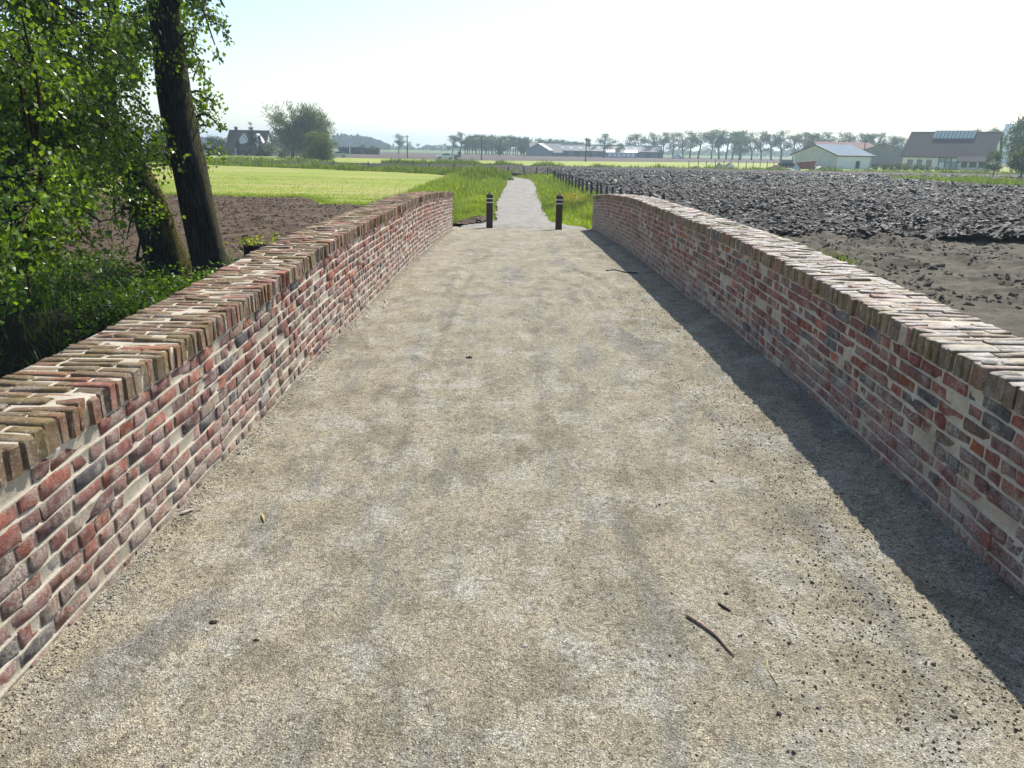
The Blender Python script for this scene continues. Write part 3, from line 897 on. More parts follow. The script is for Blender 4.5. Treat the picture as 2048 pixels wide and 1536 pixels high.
# ------------------------------------------------------------------ the two big poplars by the brook
rt = np.random.default_rng(77)
def W3(lst):
    return np.array([pos(*q) for q in lst])
def near_tree(name, label, base, trunk_px, trunk_r, limbs, clumps, bark, leaf_n, leaf_size, extra_crown, seed):
    r = np.random.default_rng(seed)
    root = thing(name, label, 'tree', base)
    b = np.array(base)
    tp = spline(np.vstack([[b], W3(trunk_px)]) if not isinstance(trunk_px, np.ndarray) else trunk_px, 60)
    rr = np.interp(np.linspace(0, 1, 60), *zip(*trunk_r))
    # fluted trunk
    V, F = tube(tp - b, rr, 40, False)
    a = np.tile(np.linspace(0, 2 * np.pi, 40, endpoint=False), 60)
    hgt = np.repeat(np.linspace(0, 1, 60), 40)
    c0 = np.repeat(tp - b, 40, axis=0)
    k = 1 + 0.05 * np.sin(a * 3 + hgt * 9) + 0.05 * (fbm(a * 2.2, hgt * 30, 3, seed) - 0.5) + 0.35 * np.exp(-hgt * 22) * (0.6 + 0.4 * np.sin(a * 5 + 1))
    mk('trunk', c0 + (V - c0) * k[:, None], F, M[bark], root, True)
    mbb = MB()
    skel = [tp[int(60 * 0.35):]]
    for pts, r0, r1 in limbs:
        q = spline(pts if isinstance(pts, np.ndarray) else W3(pts), 24)
        mbb.tube(q - b, np.linspace(r0, r1, 24), 9)
        skel.append(q)
    sk = np.concatenate(skel)
    mbl = MB()
    tot = sum(c[3] ** 2 for c in clumps)
    LP = []
    for (px, py, d, rad) in clumps:
        c = np.array(pos(px, py, d))
        j = np.argmin(((sk - c) ** 2).sum(1))
        br = spline(np.array([sk[j], (sk[j] + c) / 2 + r.normal(0, 0.15, 3) + [0, 0, 0.25], c]), 10)
        mbb.tube(br - b, np.linspace(0.035, 0.012, 10), 5, cap=False)
        ntw = max(5, int(10 * rad / 0.8))
        per = leaf_n * rad ** 2 / tot / ntw
        for _ in range(ntw):
            s0 = br[int(r.integers(3, 10))] + r.normal(0, 0.05, 3)
            dr = r.normal(0, 1, 3); dr[2] = dr[2] * 0.7 - 0.1
            tw = wander(s0, dr, rad * r.uniform(0.7, 1.5), 6, r, 0.3, -0.10)
            mbb.tube(tw - b, np.linspace(0.010, 0.003, 7), 4, cap=False)
            m = max(6, int(per))
            t = r.uniform(0.1, 1, m) ** 0.8 * 6
            i0 = np.minimum(t.astype(int), 5)
            q = tw[i0] + (tw[i0 + 1] - tw[i0]) * (t - i0)[:, None] + r.normal(0, 0.09 * rad + 0.03, (m, 3))
            LP.append(q)
    LP = np.concatenate(LP)
    leaves(mbl, LP - b, leaf_size, r, 0.7, 0.85)
    for (c, rad, m) in extra_crown:       # the crown above the picture, with masses added to shade the bank
        q = r.normal(0, 1, (m, 3)); q /= np.linalg.norm(q, axis=1)[:, None]
        q = q * rad * (r.uniform(0, 1, m) ** 0.45)[:, None] * np.array([1, 1, 0.8]) + np.array(c)
        keep = fbm(q[:, 0] * 1.1 + q[:, 2], q[:, 1] * 1.1 - q[:, 2], 2, seed) > 0.46
        leaves(mbl, q[keep] - b, leaf_size * 1.7, r, 0.5, 0.85)
    mbb.build('branches', M[bark], root, True)
    mbl.build('crown', M['leaf'], root)
    return root

gb = float(G(np.array([-6.3]), np.array([16.2]))[0])
bB = (-6.32, 16.2, gb - 0.05)
near_tree('poplar_tree', 'tall thick straight tree trunk leaning left, nearest the parapet wall', bB,
          np.array([bB, tuple(pos(410, 480, 16.2)), tuple(pos(383, 350, 16.1)), tuple(pos(349, 200, 16.0)), tuple(pos(326, 20, 15.9)), (-6.9, 15.8, 7.5), (-7.3, 15.6, 13)]),
          [(0, 0.40), (0.12, 0.345), (0.4, 0.325), (0.55, 0.31), (1, 0.16)],
          [(np.array([pos(322, 60, 15.9), pos(380, -60, 15.6), pos(430, -170, 15.2)]), 0.12, 0.05), (np.array([(-7.0, 15.8, 7.3), (-5, 17, 7.9), (-2.4, 18.5, 8.2)]), 0.13, 0.04)],  # the second limb is added to carry the bank-shading leaf masses
          [(420, 40, 15.5, 0.55), (450, 15, 15.4, 0.45), (390, 95, 15.7, 0.5), (400, -20, 15.4, 0.6), (360, 20, 16.8, 0.7), (430, 90, 15.6, 0.3),
           (385, 160, 16.6, 0.35), (405, 215, 16.8, 0.4), (432, 212, 16.8, 0.28), (395, 265, 17, 0.45), (425, 300, 17.2, 0.42), (410, 250, 16.6, 0.3), (440, 255, 17, 0.2)],
          'bark', 2600, 0.085,
          [((-2.2, 18.7, 8.3), 2.1, 2800), ((-3.4, 18.4, 9.2), 1.9, 2200), ((-6.8, 15.8, 10.5), 3.2, 3200), ((-9.2, 14.2, 9.6), 2.6, 1500), ((-8.2, 17.8, 10.6), 3.0, 1600)], 501)  # leaf masses listed first are unseen additions that shade the brook's bank

bA = (-7.35, 16.5, gb - 0.05)
grid_cl = []
rc = np.random.default_rng(9)
for (px, py, d, rad, cnt, sx, sy) in [(60, 60, 11.5, 0.75, 9, 75, 65), (190, 60, 13, 0.8, 9, 70, 60), (260, 140, 15, 0.75, 7, 45, 70), (60, 210, 11, 0.75, 9, 70, 70), (170, 220, 13, 0.75, 8, 60, 60),
                                       (270, 300, 15.6, 0.6, 7, 45, 60), (50, 350, 10.5, 0.7, 9, 60, 55), (150, 360, 12.5, 0.7, 8, 60, 55), (240, 400, 14.5, 0.5, 5, 40, 40), (50, 470, 9.6, 0.6, 8, 50, 45),
                                       (150, 470, 11.5, 0.55, 6, 55, 35), (40, 560, 9.0, 0.45, 5, 40, 30), (330, 60, 17.5, 0.8, 6, 45, 60), (390, 330, 17.6, 0.4, 4, 25, 25)]:
    for _ in range(cnt):
        grid_cl.append((px + rc.normal(0, sx * 0.6), py + rc.normal(0, sy * 0.6), d + rc.normal(0, 1.0), rad * rc.uniform(0.75, 1.2)))
grid_cl += [(285, 425, 14.8, 0.35), (300, 480, 14.6, 0.3), (255, 470, 14.4, 0.35), (312, 395, 15.0, 0.3), (340, 300, 17.5, 0.4), (15, 620, 8.6, 0.3), (60, 590, 8.8, 0.3)]
near_tree('poplar_tree', 'mossy leaning tree with low leafy branches at the left edge', bA,
          np.array([bA, tuple(pos(322, 480, 16.4)), tuple(pos(295, 400, 16.2)), tuple(pos(262, 325, 16.0)), tuple(pos(228, 255, 15.7)), tuple(pos(214, 190, 15.5)), tuple(pos(222, 90, 15.4)), tuple(pos(215, -40, 15.2)), (-8.2, 15.0, 7.2)]),
          [(0, 0.47), (0.1, 0.40), (0.22, 0.36), (0.4, 0.25), (0.5, 0.18), (0.7, 0.12), (1, 0.06)],
          [(np.array([pos(218, 225, 15.6), pos(190, 180, 14.9), pos(157, 142, 14.2), pos(120, 114, 13.6), pos(66, 122, 13.0), pos(22, 138, 12.6), pos(-20, 170, 12.3)]), 0.17, 0.085),
           (np.array([pos(20, 140, 12.6), pos(30, 180, 12.3), pos(31, 225, 12.1), pos(22, 290, 11.9), pos(18, 330, 11.8)]), 0.075, 0.04),
           (np.array([pos(120, 113, 13.6), pos(95, 80, 13.2), pos(60, 45, 12.8), pos(10, -20, 12)]), 0.06, 0.03),
           (np.array([pos(262, 340, 16.0), pos(205, 352, 15), pos(150, 345, 14), pos(70, 380, 12.5), pos(20, 420, 11)]), 0.06, 0.02),
           (np.array([pos(300, 500, 16.0), pos(275, 520, 15.6), pos(282, 470, 15.2), pos(280, 420, 15)]), 0.04, 0.015),
           (np.array([pos(215, 200, 15.5), pos(150, 250, 13), pos(80, 330, 11), pos(40, 480, 9.6)]), 0.06, 0.02)],
          grid_cl, 'bark_moss', 26000, 0.078,
          [((-9.0, 14.6, 7.0), 2.4, 1500), ((-11.5, 12.4, 6.8), 2.4, 1300)], 502)

# cut stump with yellow-green shoots behind the left parapet
sp = pos(512, 497, 13.6)
gz = float(G(np.array([sp.x]), np.array([sp.y]))[0])
st = thing('tree_stump', 'dark cut tree stump with yellow-green shoots behind the left parapet', 'stump', (sp.x, sp.y, gz))
hst = sp.z - gz + 0.06
V, F = tube([(0, 0, -0.1), (0.02, 0, hst * 0.4), (0.03, 0.02, hst * 0.8), (0.03, 0.02, hst)], [0.34, 0.27, 0.25, 0.24], 20, True)
mk('stump_body', V * np.array([1, 1, 1]) + np.random.default_rng(3).normal(0, 0.012, V.shape), F, M['bark'], st, True)
mb = MB(); r = np.random.default_rng(4)
P = np.vstack([r.normal((-0.12, 0, hst + 0.06), (0.13, 0.1, 0.05), (130, 3)), r.normal((0.34, 0, hst + 0.10), (0.08, 0.06, 0.05), (70, 3))])
leaves(mb, P, 0.055, r, 0.0, 0.8, vlo=0.7)
for q in range(12):
    p = P[int(r.integers(len(P)))]
    mb.tube([(p[0] * 0.7, p[1] * 0.7, hst - 0.1), tuple(p)], 0.004, 4)
mb.build('shoots', leaf_mat('yellow_shoots', (0.16, 0.22, 0.02), (0.36, 0.40, 0.04), 0.5), st)['kind'] = 'stuff'

# leafy undergrowth on the brook's bank
def scatter(n_, x0, x1, y0, y1, keep, r):
    p = np.stack([r.uniform(x0, x1, n_), r.uniform(y0, y1, n_)], -1)
    p = p[keep(p[:, 0], p[:, 1])]
    return np.column_stack([p, G(p[:, 0], p[:, 1])])
r = np.random.default_rng(21)
P = scatter(8500, -22, -2.2, 10.6, 18.0, lambda x, y: (fbm(x * 0.9, y * 0.9, 3, 91) > 0.42) & (y < 17.6 + 1.6 * (fbm(x, y * 0, 2, 5) - 0.5)) & ((x < -4.2) | (y < 14.5)), r)
mb = MB()
hts = r.uniform(0.15, 0.62, len(P))
for k in range(9):
    f = r.uniform(0.25, 1.0, len(P))
    Q = P + np.column_stack([r.normal(0, 0.09, (len(P), 2)), hts * f])
    leaves(mb, Q, 0.085, r, 0.25, 0.7)
blades(mb, scatter(2500, -20, -2.2, 10.2, 12.9, lambda x, y: fbm(x * 0.9, y * 0.9, 2, 96) > 0.35, r), 0.7, 0.014, r, 1.1)
blades(mb, scatter(5000, -24, -2.2, 9.5, 18.5, lambda x, y: fbm(x * 0.7, y * 0.7, 2, 95) > 0.4, r), 0.5, 0.012, r, 0.5)
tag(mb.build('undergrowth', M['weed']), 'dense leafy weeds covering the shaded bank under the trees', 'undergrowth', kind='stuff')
r = np.random.default_rng(22)
mb = MB(); q = pos(400, 556, 14.2)
Pn = r.normal((q.x, q.y, q.z - 0.05), (0.35, 0.3, 0.13), (220, 3))
leaves(mb, Pn, 0.075, r, 0.1, 0.75, vlo=0.4)
gq = float(G(np.array([q.x]), np.array([q.y]))[0])
for k in range(16):
    p = Pn[int(r.integers(220))]
    mb.tube([(q.x + r.normal(0, 0.15), q.y, gq), tuple(p)], 0.005, 4)
tag(mb.build('elder_shrub', M['leaf']), 'small pale-leaved shrub at the foot of the thick trunk', 'shrub')

# ------------------------------------------------------------------ grass along the path, ditches and banks
r = np.random.default_rng(31)
mb = MB()
def verge_keep(x, y):
    d = path_dist(x, y)
    left = (x < 0) & (x > -6.2 - 0.6 * fbm(x, y, 2, 4))
    right = (x > 0) & (x < fence_x(y) + 0.4)
    bare = (x < 0) & (y < 29.0 + 1.6 * (fbm(x * 1.2, y, 2, 8) - 0.5))
    return (d > phw(y) - 0.05 + 0.35 * fbm(x * 1.5, y * 1.5, 2, 6)) & (left | right) & ~bare & ((x < 1.0) | (y > 20.6) | (x > 2.5))
P = scatter(26000, -7, 9, 19.8, 46, verge_keep, r)
dd = path_dist(P[:, 0], P[:, 1]) - phw(P[:, 1]) + 1.15
hh = np.interp(dd, [1.1, 1.8, 3.5, 6], [0.10, 0.26, 0.42, 0.34]) * (0.6 + 0.8 * fbm(P[:, 0] * 0.8, P[:, 1] * 0.8, 2, 12))
tone = np.clip(fbm(P[:, 0] * 0.5, P[:, 1] * 0.5, 3, 14) * 1.6 - 0.3, 0, 1)
for k in range(3):
    Q = P + np.column_stack([r.normal(0, 0.05, (len(P), 2)), np.zeros(len(P))])
    blades(mb, Q, hh, 0.022, r, 0.5, np.clip(tone - 0.25, 0, 1), np.clip(tone + 0.3, 0, 1))
P2 = scatter(20000, -7, 7, 46, 82, verge_keep, r)
d2 = path_dist(P2[:, 0], P2[:, 1])
for k in range(2):
    blades(mb, P2 + np.column_stack([r.normal(0, 0.08, (len(P2), 2)), np.zeros(len(P2))]), np.interp(d2, [1.1, 1.8, 3.5, 6], [0.12, 0.3, 0.5, 0.4]), 0.045, r, 0.4, 0.1, 0.95)
# broad-leaved weeds among it
Pw = scatter(2600, -6, 6.5, 21, 45, lambda x, y: verge_keep(x, y) & (fbm(x * 0.9, y * 0.9, 2, 44) > 0.5), r)
leaves(mb, Pw + np.column_stack([np.zeros((len(Pw), 2)), r.uniform(0.05, 0.4, len(Pw))]), 0.10, r, 0.2, 0.6, vlo=0.3)
tag(mb.build('verge_grass', M['grass']), 'long green grass and weeds along both sides of the path', 'grass', kind='stuff')

mb = MB()
q = onz(1112, 378, -0.95)
Py = r.normal((3.0, 42.5, -0.85), (0.42, 0.9, 0.12), (420, 3))
leaves(mb, Py, 0.07, r, 0.0, 0.9)
Ps = Py.copy()[:60]
for p in Ps: mb.tube([(p[0], p[1], -1.7), tuple(p)], 0.006, 3, cap=False)
tag(mb.build('flowering_weed', M['yellow']), 'patch of yellow flowering weeds in the ditch right of the path', 'flowers', kind='stuff')

# rank grass on the banks further off
r = np.random.default_rng(33)
mb = MB()
def bank(line, width, n_, h, w, lump=0.5, vlo=0.0, vhi=1.0):
    L = spline(line, 200)
    t = np.gradient(L, axis=0); t /= np.linalg.norm(t, axis=1)[:, None]
    k = r.integers(0, 200, n_)
    off = r.uniform(-width / 2, width / 2, n_)
    along = r.uniform(-0.5, 0.5, n_) * np.linalg.norm(L[1] - L[0]) * 1.2
    x = L[k, 0] + t[k, 1] * off + t[k, 0] * along
    y = L[k, 1] - t[k, 0] * off + t[k, 1] * along
    lm = fbm(x * 0.45, y * 0.45, 3, int(n_) % 97)
    hh = h * np.clip(0.35 + 2.2 * (lm - 0.35) * lump * 2, 0.25, 1.8)
    blades(mb, np.column_stack([x, y, G(x, y)]), hh, w, r, 0.4, vlo, vhi)
bank([(-75, 129), (-44, 110), (-20, 95.2), (-9, 88), (-4, 81), (-2.6, 72)], 5.0, 17000, 0.75, 0.075)
bank([(-75, 137), (-46, 119), (-22, 104), (-10, 97.5), (-4, 94), (1, 91)], 3.5, 8000, 0.55, 0.075)
bank([(-22, 134), (-8, 130), (5, 127), (22, 125), (60, 123.5), (82, 124)], 3.2, 12000, 0.8, 0.09, 0.5, 0.0, 0.7)
bank([(24, 128), (40, 127), (60, 126), (84, 127)], 6.0, 9000, 0.6, 0.09)
bank([(46, 92), (50, 83), (60, 76), (80, 68)], 9.0, 9000, 0.75, 0.06, 0.5, 0.2, 1.0)
bank([(-80, 152), (-60, 146), (-45, 140), (-30, 134)], 5, 5000, 0.7, 0.1)
bank([(-22, 138), (-12, 137), (-2, 135)], 3, 4000, 0.8, 0.1, 0.4, 0.0, 0.5)
tag(mb.build('bank_grass', M['bankgrass']), 'rank tufted grass on the banks around the fields', 'grass', kind='stuff')

# tufts at the ragged edge of the mown grass
r = np.random.default_rng(35)
mb = MB()
x = r.uniform(-30, -4.4, 16000); y = dirt_edge(x, np.full_like(x, 43.0)) + np.abs(r.normal(0, 1.2, 16000)) - 0.3
blades(mb, np.column_stack([x, y, G(x, y) + 0.05]), 0.13, 0.03, r, 0.6, 0.3, 1.0)
x = r.uniform(-30, -4.6, 9000); y = 42 + r.uniform(0, 1, 9000) ** 2 * 30
k = y < lawn_far(x)
blades(mb, np.column_stack([x, y, G(x, y) + 0.08])[k], 0.07, 0.05, r, 0.8, 0.5, 1.0)
tag(mb.build('turf_tufts', M['grass']), 'short tufts of grass on the mown field', 'grass', kind='stuff')

# ------------------------------------------------------------------ clods on the bare ground
def clods(name, P, size, mat, label, r, flat=0.6):
    t = (1 + 5 ** 0.5) / 2
    I = np.array([(-1, t, 0), (1, t, 0), (-1, -t, 0), (1, -t, 0), (0, -1, t), (0, 1, t), (0, -1, -t), (0, 1, -t), (t, 0, -1), (t, 0, 1), (-t, 0, -1), (-t, 0, 1)]) / 1.9
    FI = np.array([(0, 11, 5), (0, 5, 1), (0, 1, 7), (0, 7, 10), (0, 10, 11), (1, 5, 9), (5, 11, 4), (11, 10, 2), (10, 7, 6), (7, 1, 8), (3, 9, 4), (3, 4, 2), (3, 2, 6), (3, 6, 8), (3, 8, 9), (4, 9, 5), (2, 4, 11), (6, 2, 10), (8, 6, 7), (9, 8, 1)])
    n_ = len(P)
    s = np.broadcast_to(size, (n_,)) * r.lognormal(0, 0.35, n_)
    sc_ = s[:, None] * np.stack([r.uniform(0.8, 1.5, n_), r.uniform(0.6, 1.1, n_), flat * r.uniform(0.6, 1.3, n_)], -1)
    a = r.uniform(0, 2 * np.pi, n_)
    V = I[None] * (1 + r.normal(0, 0.16, (n_, 12, 1)))
    V = V * sc_[:, None, :]
    ca, sa = np.cos(a)[:, None], np.sin(a)[:, None]
    X = V[..., 0] * ca - V[..., 1] * sa; Y = V[..., 0] * sa + V[..., 1] * ca
    tl = r.normal(0, 0.5, (n_, 1))
    Z = V[..., 2] + X * np.sin(tl)
    V = np.stack([X, Y, Z], -1) + P[:, None, :]
    F = (np.arange(n_)[:, None, None] * 12 + FI[None]).reshape(-1, 3)
    o = mk(name, V.reshape(-1, 3), F, mat)
    return tag(o, label, 'soil', kind='stuff')
r = np.random.default_rng(41)
y = 25 + 80 * r.uniform(0, 1, 22000) ** 1.3
x = r.uniform(0, 1, 22000) * (0.62 * y + 2) + 3
k = plough_mask(x, y)
x, y = x[k], y[k]
clods('soil_clods', np.column_stack([x, y, plough_z(x, y) + 0.01]), np.interp(y, [25, 95], [0.085, 0.13]), M['wetclod'], 'dark turned clods lying over the ploughed field', r, 0.5)
x = r.uniform(2.6, 26, 9000); y = r.uniform(9, 25.6, 9000)
k = (x > 2.8 + 0.25 * np.clip(y - 20, 0, 20)) & (fbm(x * 0.8, y * 0.8, 2, 51) > 0.42)
x, y = x[k], y[k]
clods('loose_clods', np.column_stack([x, y, graded_z(x, y)]), 0.045, M['graded'], 'small loose clods on the graded grey soil', r)
x = r.uniform(-24, -1.2, 12000); y = r.uniform(15, 43, 12000)
k = (y < dirt_edge(x, y)) & (path_dist(x, y) > phw(y) + 0.15) & ((x < -2.1) | (y > 19.5))
x, y = x[k], y[k]
clods('dirt_crumbs', np.column_stack([x, y, dirt_z(x, y)]), 0.04, M['dirt'], 'crumbled clods on the bare dirt by the trees', r)

# crumbs and grit on the bridge deck
r = np.random.default_rng(43)
n_ = 9000
y = 1.2 + 16 * r.uniform(0, 1, n_) ** 1.6
x = 1.62 - np.abs(r.normal(0, 0.42, n_)) + r.normal(0, 0.06, n_)
k = (fbm(x * 3, y * 2, 3, 81) > 0.47) & (x < 1.9)
x, y = x[k], y[k]
clods('soil_crumbs', np.column_stack([x, y, deck_z(x, y) + 0.001]), 0.0033, M['clod'], 'dark soil crumbs strewn along the shadow of the right parapet', r)
n_ = 5200
y = 1.0 + 15 * r.uniform(0, 1, n_) ** 1.7
x = r.uniform(-1.45, 1.9, n_)
k = fbm(x * 1.7, y * 1.2, 3, 83) > 0.5
clods('dark_crumbs', np.column_stack([x, y, deck_z(x, y) + 0.001])[k], 0.0019, M['clod'], 'scattered dark crumbs on the gravel of the bridge deck', r)
n_ = 9000
y = 0.8 + 17.5 * r.uniform(0, 1, n_) ** 1.5
x = np.where(r.random(n_) < 0.6, -1.475 + np.abs(r.normal(0, 0.05, n_)), 1.915 - np.abs(r.normal(0, 0.06, n_)))
clods('edge_grit', np.column_stack([x, y, deck_z(x, y) + 0.002]), 0.0032, M['grit'], 'loose grit gathered along the foot of the parapets', r)

# ------------------------------------------------------------------ bollards at the end of the bridge
def make_bollard(label, x, y):
    z = float(ROAD(y))
    b = thing('bollard', label, 'bollard', (x, y, z), 0.0, 'bollards at the end of the bridge')
    h, w, e = 0.79, 0.078, 0.008
    prof = [(w - e, -w), (w, -w + e), (w, w - e), (w - e, w), (-w + e, w), (-w, w - e), (-w, -w + e), (-w + e, -w)]
    V, F = [], []
    zz = [-0.12, 0.002, h]
    for q in zz: V += [(px, py, q) for px, py in prof]
    for k in range(len(zz) - 1):
        for j in range(8): F.append((k * 8 + j, k * 8 + (j + 1) % 8, k * 8 + 8 + (j + 1) % 8, k * 8 + 8 + j))
    mk('post', V, np.array(F), M['bollard'], b)
    V = [(px * 1.03, py * 1.03, h - 0.001) for px, py in prof] + [(px * 1.03, py * 1.03, h + 0.015) for px, py in prof] + [(0, 0, h + 0.085)]
    mk('pointed_cap', V, [np.array([(j, (j + 1) % 8, 8 + (j + 1) % 8, 8 + j) for j in range(8)]), np.array([(8 + j, 8 + (j + 1) % 8, 16) for j in range(8)])], M['bollard'], b)
    for zb in (0.615, 0.705):
        V = [(px * 1.025, py * 1.025, q) for q in (zb, zb + 0.022) for px, py in prof]
        mk('white_band', V, np.array([(j, (j + 1) % 8, 8 + (j + 1) % 8, 8 + j) for j in range(8)]), M['white_band'], b)
p = onz(979, 454, -0.30); make_bollard('dark brown bollard with white bands, left of the path', p.x, p.y)
p = onz(1117, 458, -0.30); make_bollard('dark brown bollard with white bands, right of the path', p.x, p.y)

# ------------------------------------------------------------------ fence of round posts beside the ploughed field
FP = [(6.2, 33), (5.85, 34.4), (5.25, 35.8), (4.95, 37.2), (4.78, 38.8), (4.65, 40.5), (4.62, 42.7), (4.66, 45.2), (4.5, 47), (4.4, 49), (4.3, 51), (4.22, 53), (4.17, 55.2), (4.1, 57.5), (4.05, 60), (4.0, 63), (3.95, 66),
      (3.9, 69), (3.85, 72.4), (3.7, 76), (3.2, 80), (2.2, 83.5), (0.9, 86), (-0.8, 88.2), (-2.7, 90), (-4.8, 91.6), (-7.2, 93.2), (-10.3, 95), (-14, 97.4), (-18.5, 100.2), (-23.5, 103.2), (-29, 106.6), (-35, 110.3)]
r = np.random.default_rng(61)
for k, (x, y) in enumerate(FP):
    g = float(G(np.array([x]), np.array([y]))[0])
    h = np.interp(k, [0, 18, 22, 32], [1.12, 1.12, 0.98, 0.98]) + r.normal(0, 0.03)
    P = np.array([(0, 0, -0.3), (0.01, 0, 0.4), (r.normal(0, 0.02), r.normal(0, 0.02), h - 0.03), (r.normal(0, 0.02), r.normal(0, 0.02), h)])
    V, F = tube(P, [0.075, 0.07, 0.066, 0.055], 10)
    o = mk('fence_post', V, F, M['timber'], None, True)
    o.location = (x, y, g)
    tag(o, 'dark round fence post, %s from the bridge in the fence beside the path' % nth(k + 1), 'fence post', 'fence posts along the ploughed field')

# ------------------------------------------------------------------ trees of the middle and far distance
def tree_meshes(seed, h, style, nleaf, leaf, mat):
    r = np.random.default_rng(seed)
    mt, mc = MB(), MB()
    tips = []
    if style == 'row':          # lanky, open crown: sky shows between the limbs
        tr = h * 0.022
        P = wander((0, 0, -0.3), (0.03, 0, 1), h * 0.8, 7, r, 0.07)
        mt.tube(P, np.linspace(tr, tr * 0.25, 8), 6)
        for k in range(11):
            f = r.uniform(0.28, 0.95)
            s = P[0] + (P[min(7, int(f * 7) + 1)] - P[0])
            i0 = int(f * 7); s = P[i0] + (P[min(7, i0 + 1)] - P[i0]) * (f * 7 - i0)
            a = r.uniform(0, 6.28)
            d = (math.cos(a), math.sin(a), r.uniform(0.6, 1.5))
            q = wander(s, d, h * (0.42 - 0.26 * f) * r.uniform(0.8, 1.25), 4, r, 0.18, 0.05)
            mt.tube(q, np.linspace(tr * 0.42, tr * 0.12, 5), 4)
            tips += [(q[-1], h * 0.085), (q[3], h * 0.075), (q[2], h * 0.05)]
        tips += [(P[-1], h * 0.09), (P[-2], h * 0.07)]
    elif style == 'poplar':     # bare trunk, narrow top
        tr = h * 0.019
        P = wander((0, 0, -0.3), (0.02, 0, 1), h * 0.9, 7, r, 0.03)
        mt.tube(P, np.linspace(tr, tr * 0.3, 8), 5)
        for k in range(9):
            f = r.uniform(0.5, 1.0)
            s = P[min(7, int(f * 7))]
            tips.append((s + r.normal(0, h * 0.07, 3) * [1, 1, 0.6], h * 0.085))
    elif style == 'round':      # full crown nearly to the ground
        tr = h * 0.03
        P = wander((0, 0, -0.3), (0, 0, 1), h * 0.6, 5, r, 0.08)
        mt.tube(P, np.linspace(tr, tr * 0.4, 6), 7)
        for k in range(26):
            a, e = r.uniform(0, 6.28), r.uniform(-0.75, 1.0)
            rad = h * 0.42 * math.sqrt(max(0.1, 1 - (e * 0.9) ** 2)) * r.uniform(0.45, 1.0)
            t = np.array([math.cos(a) * rad, math.sin(a) * rad, h * 0.52 + e * h * 0.42])
            mt.tube(spline([P[3], (P[3] + t) / 2 + [0, 0, -0.05 * h], t], 5), np.linspace(tr * 0.35, tr * 0.08, 5), 4)
            tips.append((t, h * 0.11))
    elif style == 'bush':       # foliage down to the ground, several stems
        tr = h * 0.02
        for k in range(44):
            a, e = r.uniform(0, 6.28), r.uniform(-0.95, 1.0)
            rad = h * 0.52 * math.sqrt(max(0.12, 1 - (e * 0.92) ** 2)) * r.uniform(0.5, 1.0)
            t = np.array([math.cos(a) * rad, math.sin(a) * rad, h * 0.47 + e * h * 0.43])
            mt.tube(spline([(0, 0, -0.2), t * [0.3, 0.3, 0.5], t], 5), np.linspace(tr, tr * 0.2, 5), 4)
            tips.append((t, h * 0.13))
    elif style == 'willow':
        tr = h * 0.03
        P = wander((0, 0, -0.3), (0, 0, 1), h * 0.35, 4, r, 0.08)
        mt.tube(P, np.linspace(tr, tr * 0.7, 5), 7)
        for k in range(18):
            a = r.uniform(0, 6.28)
            d = (math.cos(a) * 0.5, math.sin(a) * 0.5, 1)
            q = wander(P[-1], d, h * r.uniform(0.45, 0.68), 6, r, 0.10, -0.03)
            mt.tube(q, np.linspace(tr * 0.5, tr * 0.08, 7), 4)
            for j in (1, 2, 3, 4, 5, 6):
                tips.append((q[j] + r.normal(0, 0.3, 3), h * 0.07))
                tips.append((q[j] + np.array([math.cos(a), math.sin(a), 0]) * h * 0.05 - [0, 0, h * 0.10 * r.uniform(0.5, 2.6)], h * 0.07))
    elif style == 'conifer':
        tr = h * 0.02
        P = np.array([(0, 0, -0.3), (0, 0, h * 0.5), (0.02 * h, 0, h)])
        mt.tube(P, [tr, tr * 0.6, 0.02], 6)
        for k in range(34):
            f = r.uniform(0.06, 0.97)
            a = r.uniform(0, 6.28); rad = h * 0.17 * (1 - f) * r.uniform(0.3, 1.05)
            tips.append((np.array([math.cos(a) * rad, math.sin(a) * rad, f * h]), h * 0.03 + h * 0.05 * (1 - f)))
    if style == 'willow':
        for k in range(60):
            a = r.uniform(0, 6.28); rad = h * 0.36 * r.uniform(0.4, 1.0)
            tips.append((np.array([math.cos(a) * rad, math.sin(a) * rad, h * r.uniform(0.04, 0.5)]), h * 0.09))
    w = np.array([t[1] ** 2 for t in tips]); w /= w.sum()
    k = r.choice(len(tips), nleaf, p=w)
    cen = np.array([t[0] for t in tips])[k]; rad = np.array([t[1] for t in tips])[k]
    q = r.normal(0, 0.55, (nleaf, 3)) * rad[:, None] * np.array([1.15, 1.15, 0.8]) + cen
    q[:, 2] = np.maximum(q[:, 2], 0.05)
    leaves(mc, q, leaf, r, 0.2 if style != 'willow' else 0.9, 0.8 if style != 'willow' else 0.4)
    return mt.build('trunk', M['farbark'], mesh_only=True), mc.build('crown', mat, mesh_only=True)

def plant(name, meshes, loc, rz, s, label, cat='tree', group=None):
    root = thing(name, label, cat, loc, rz, group)
    root.scale = s if hasattr(s, '__len__') else (s, s, s)
    put('trunk', meshes[0], root); put('crown', meshes[1], root)
    return root

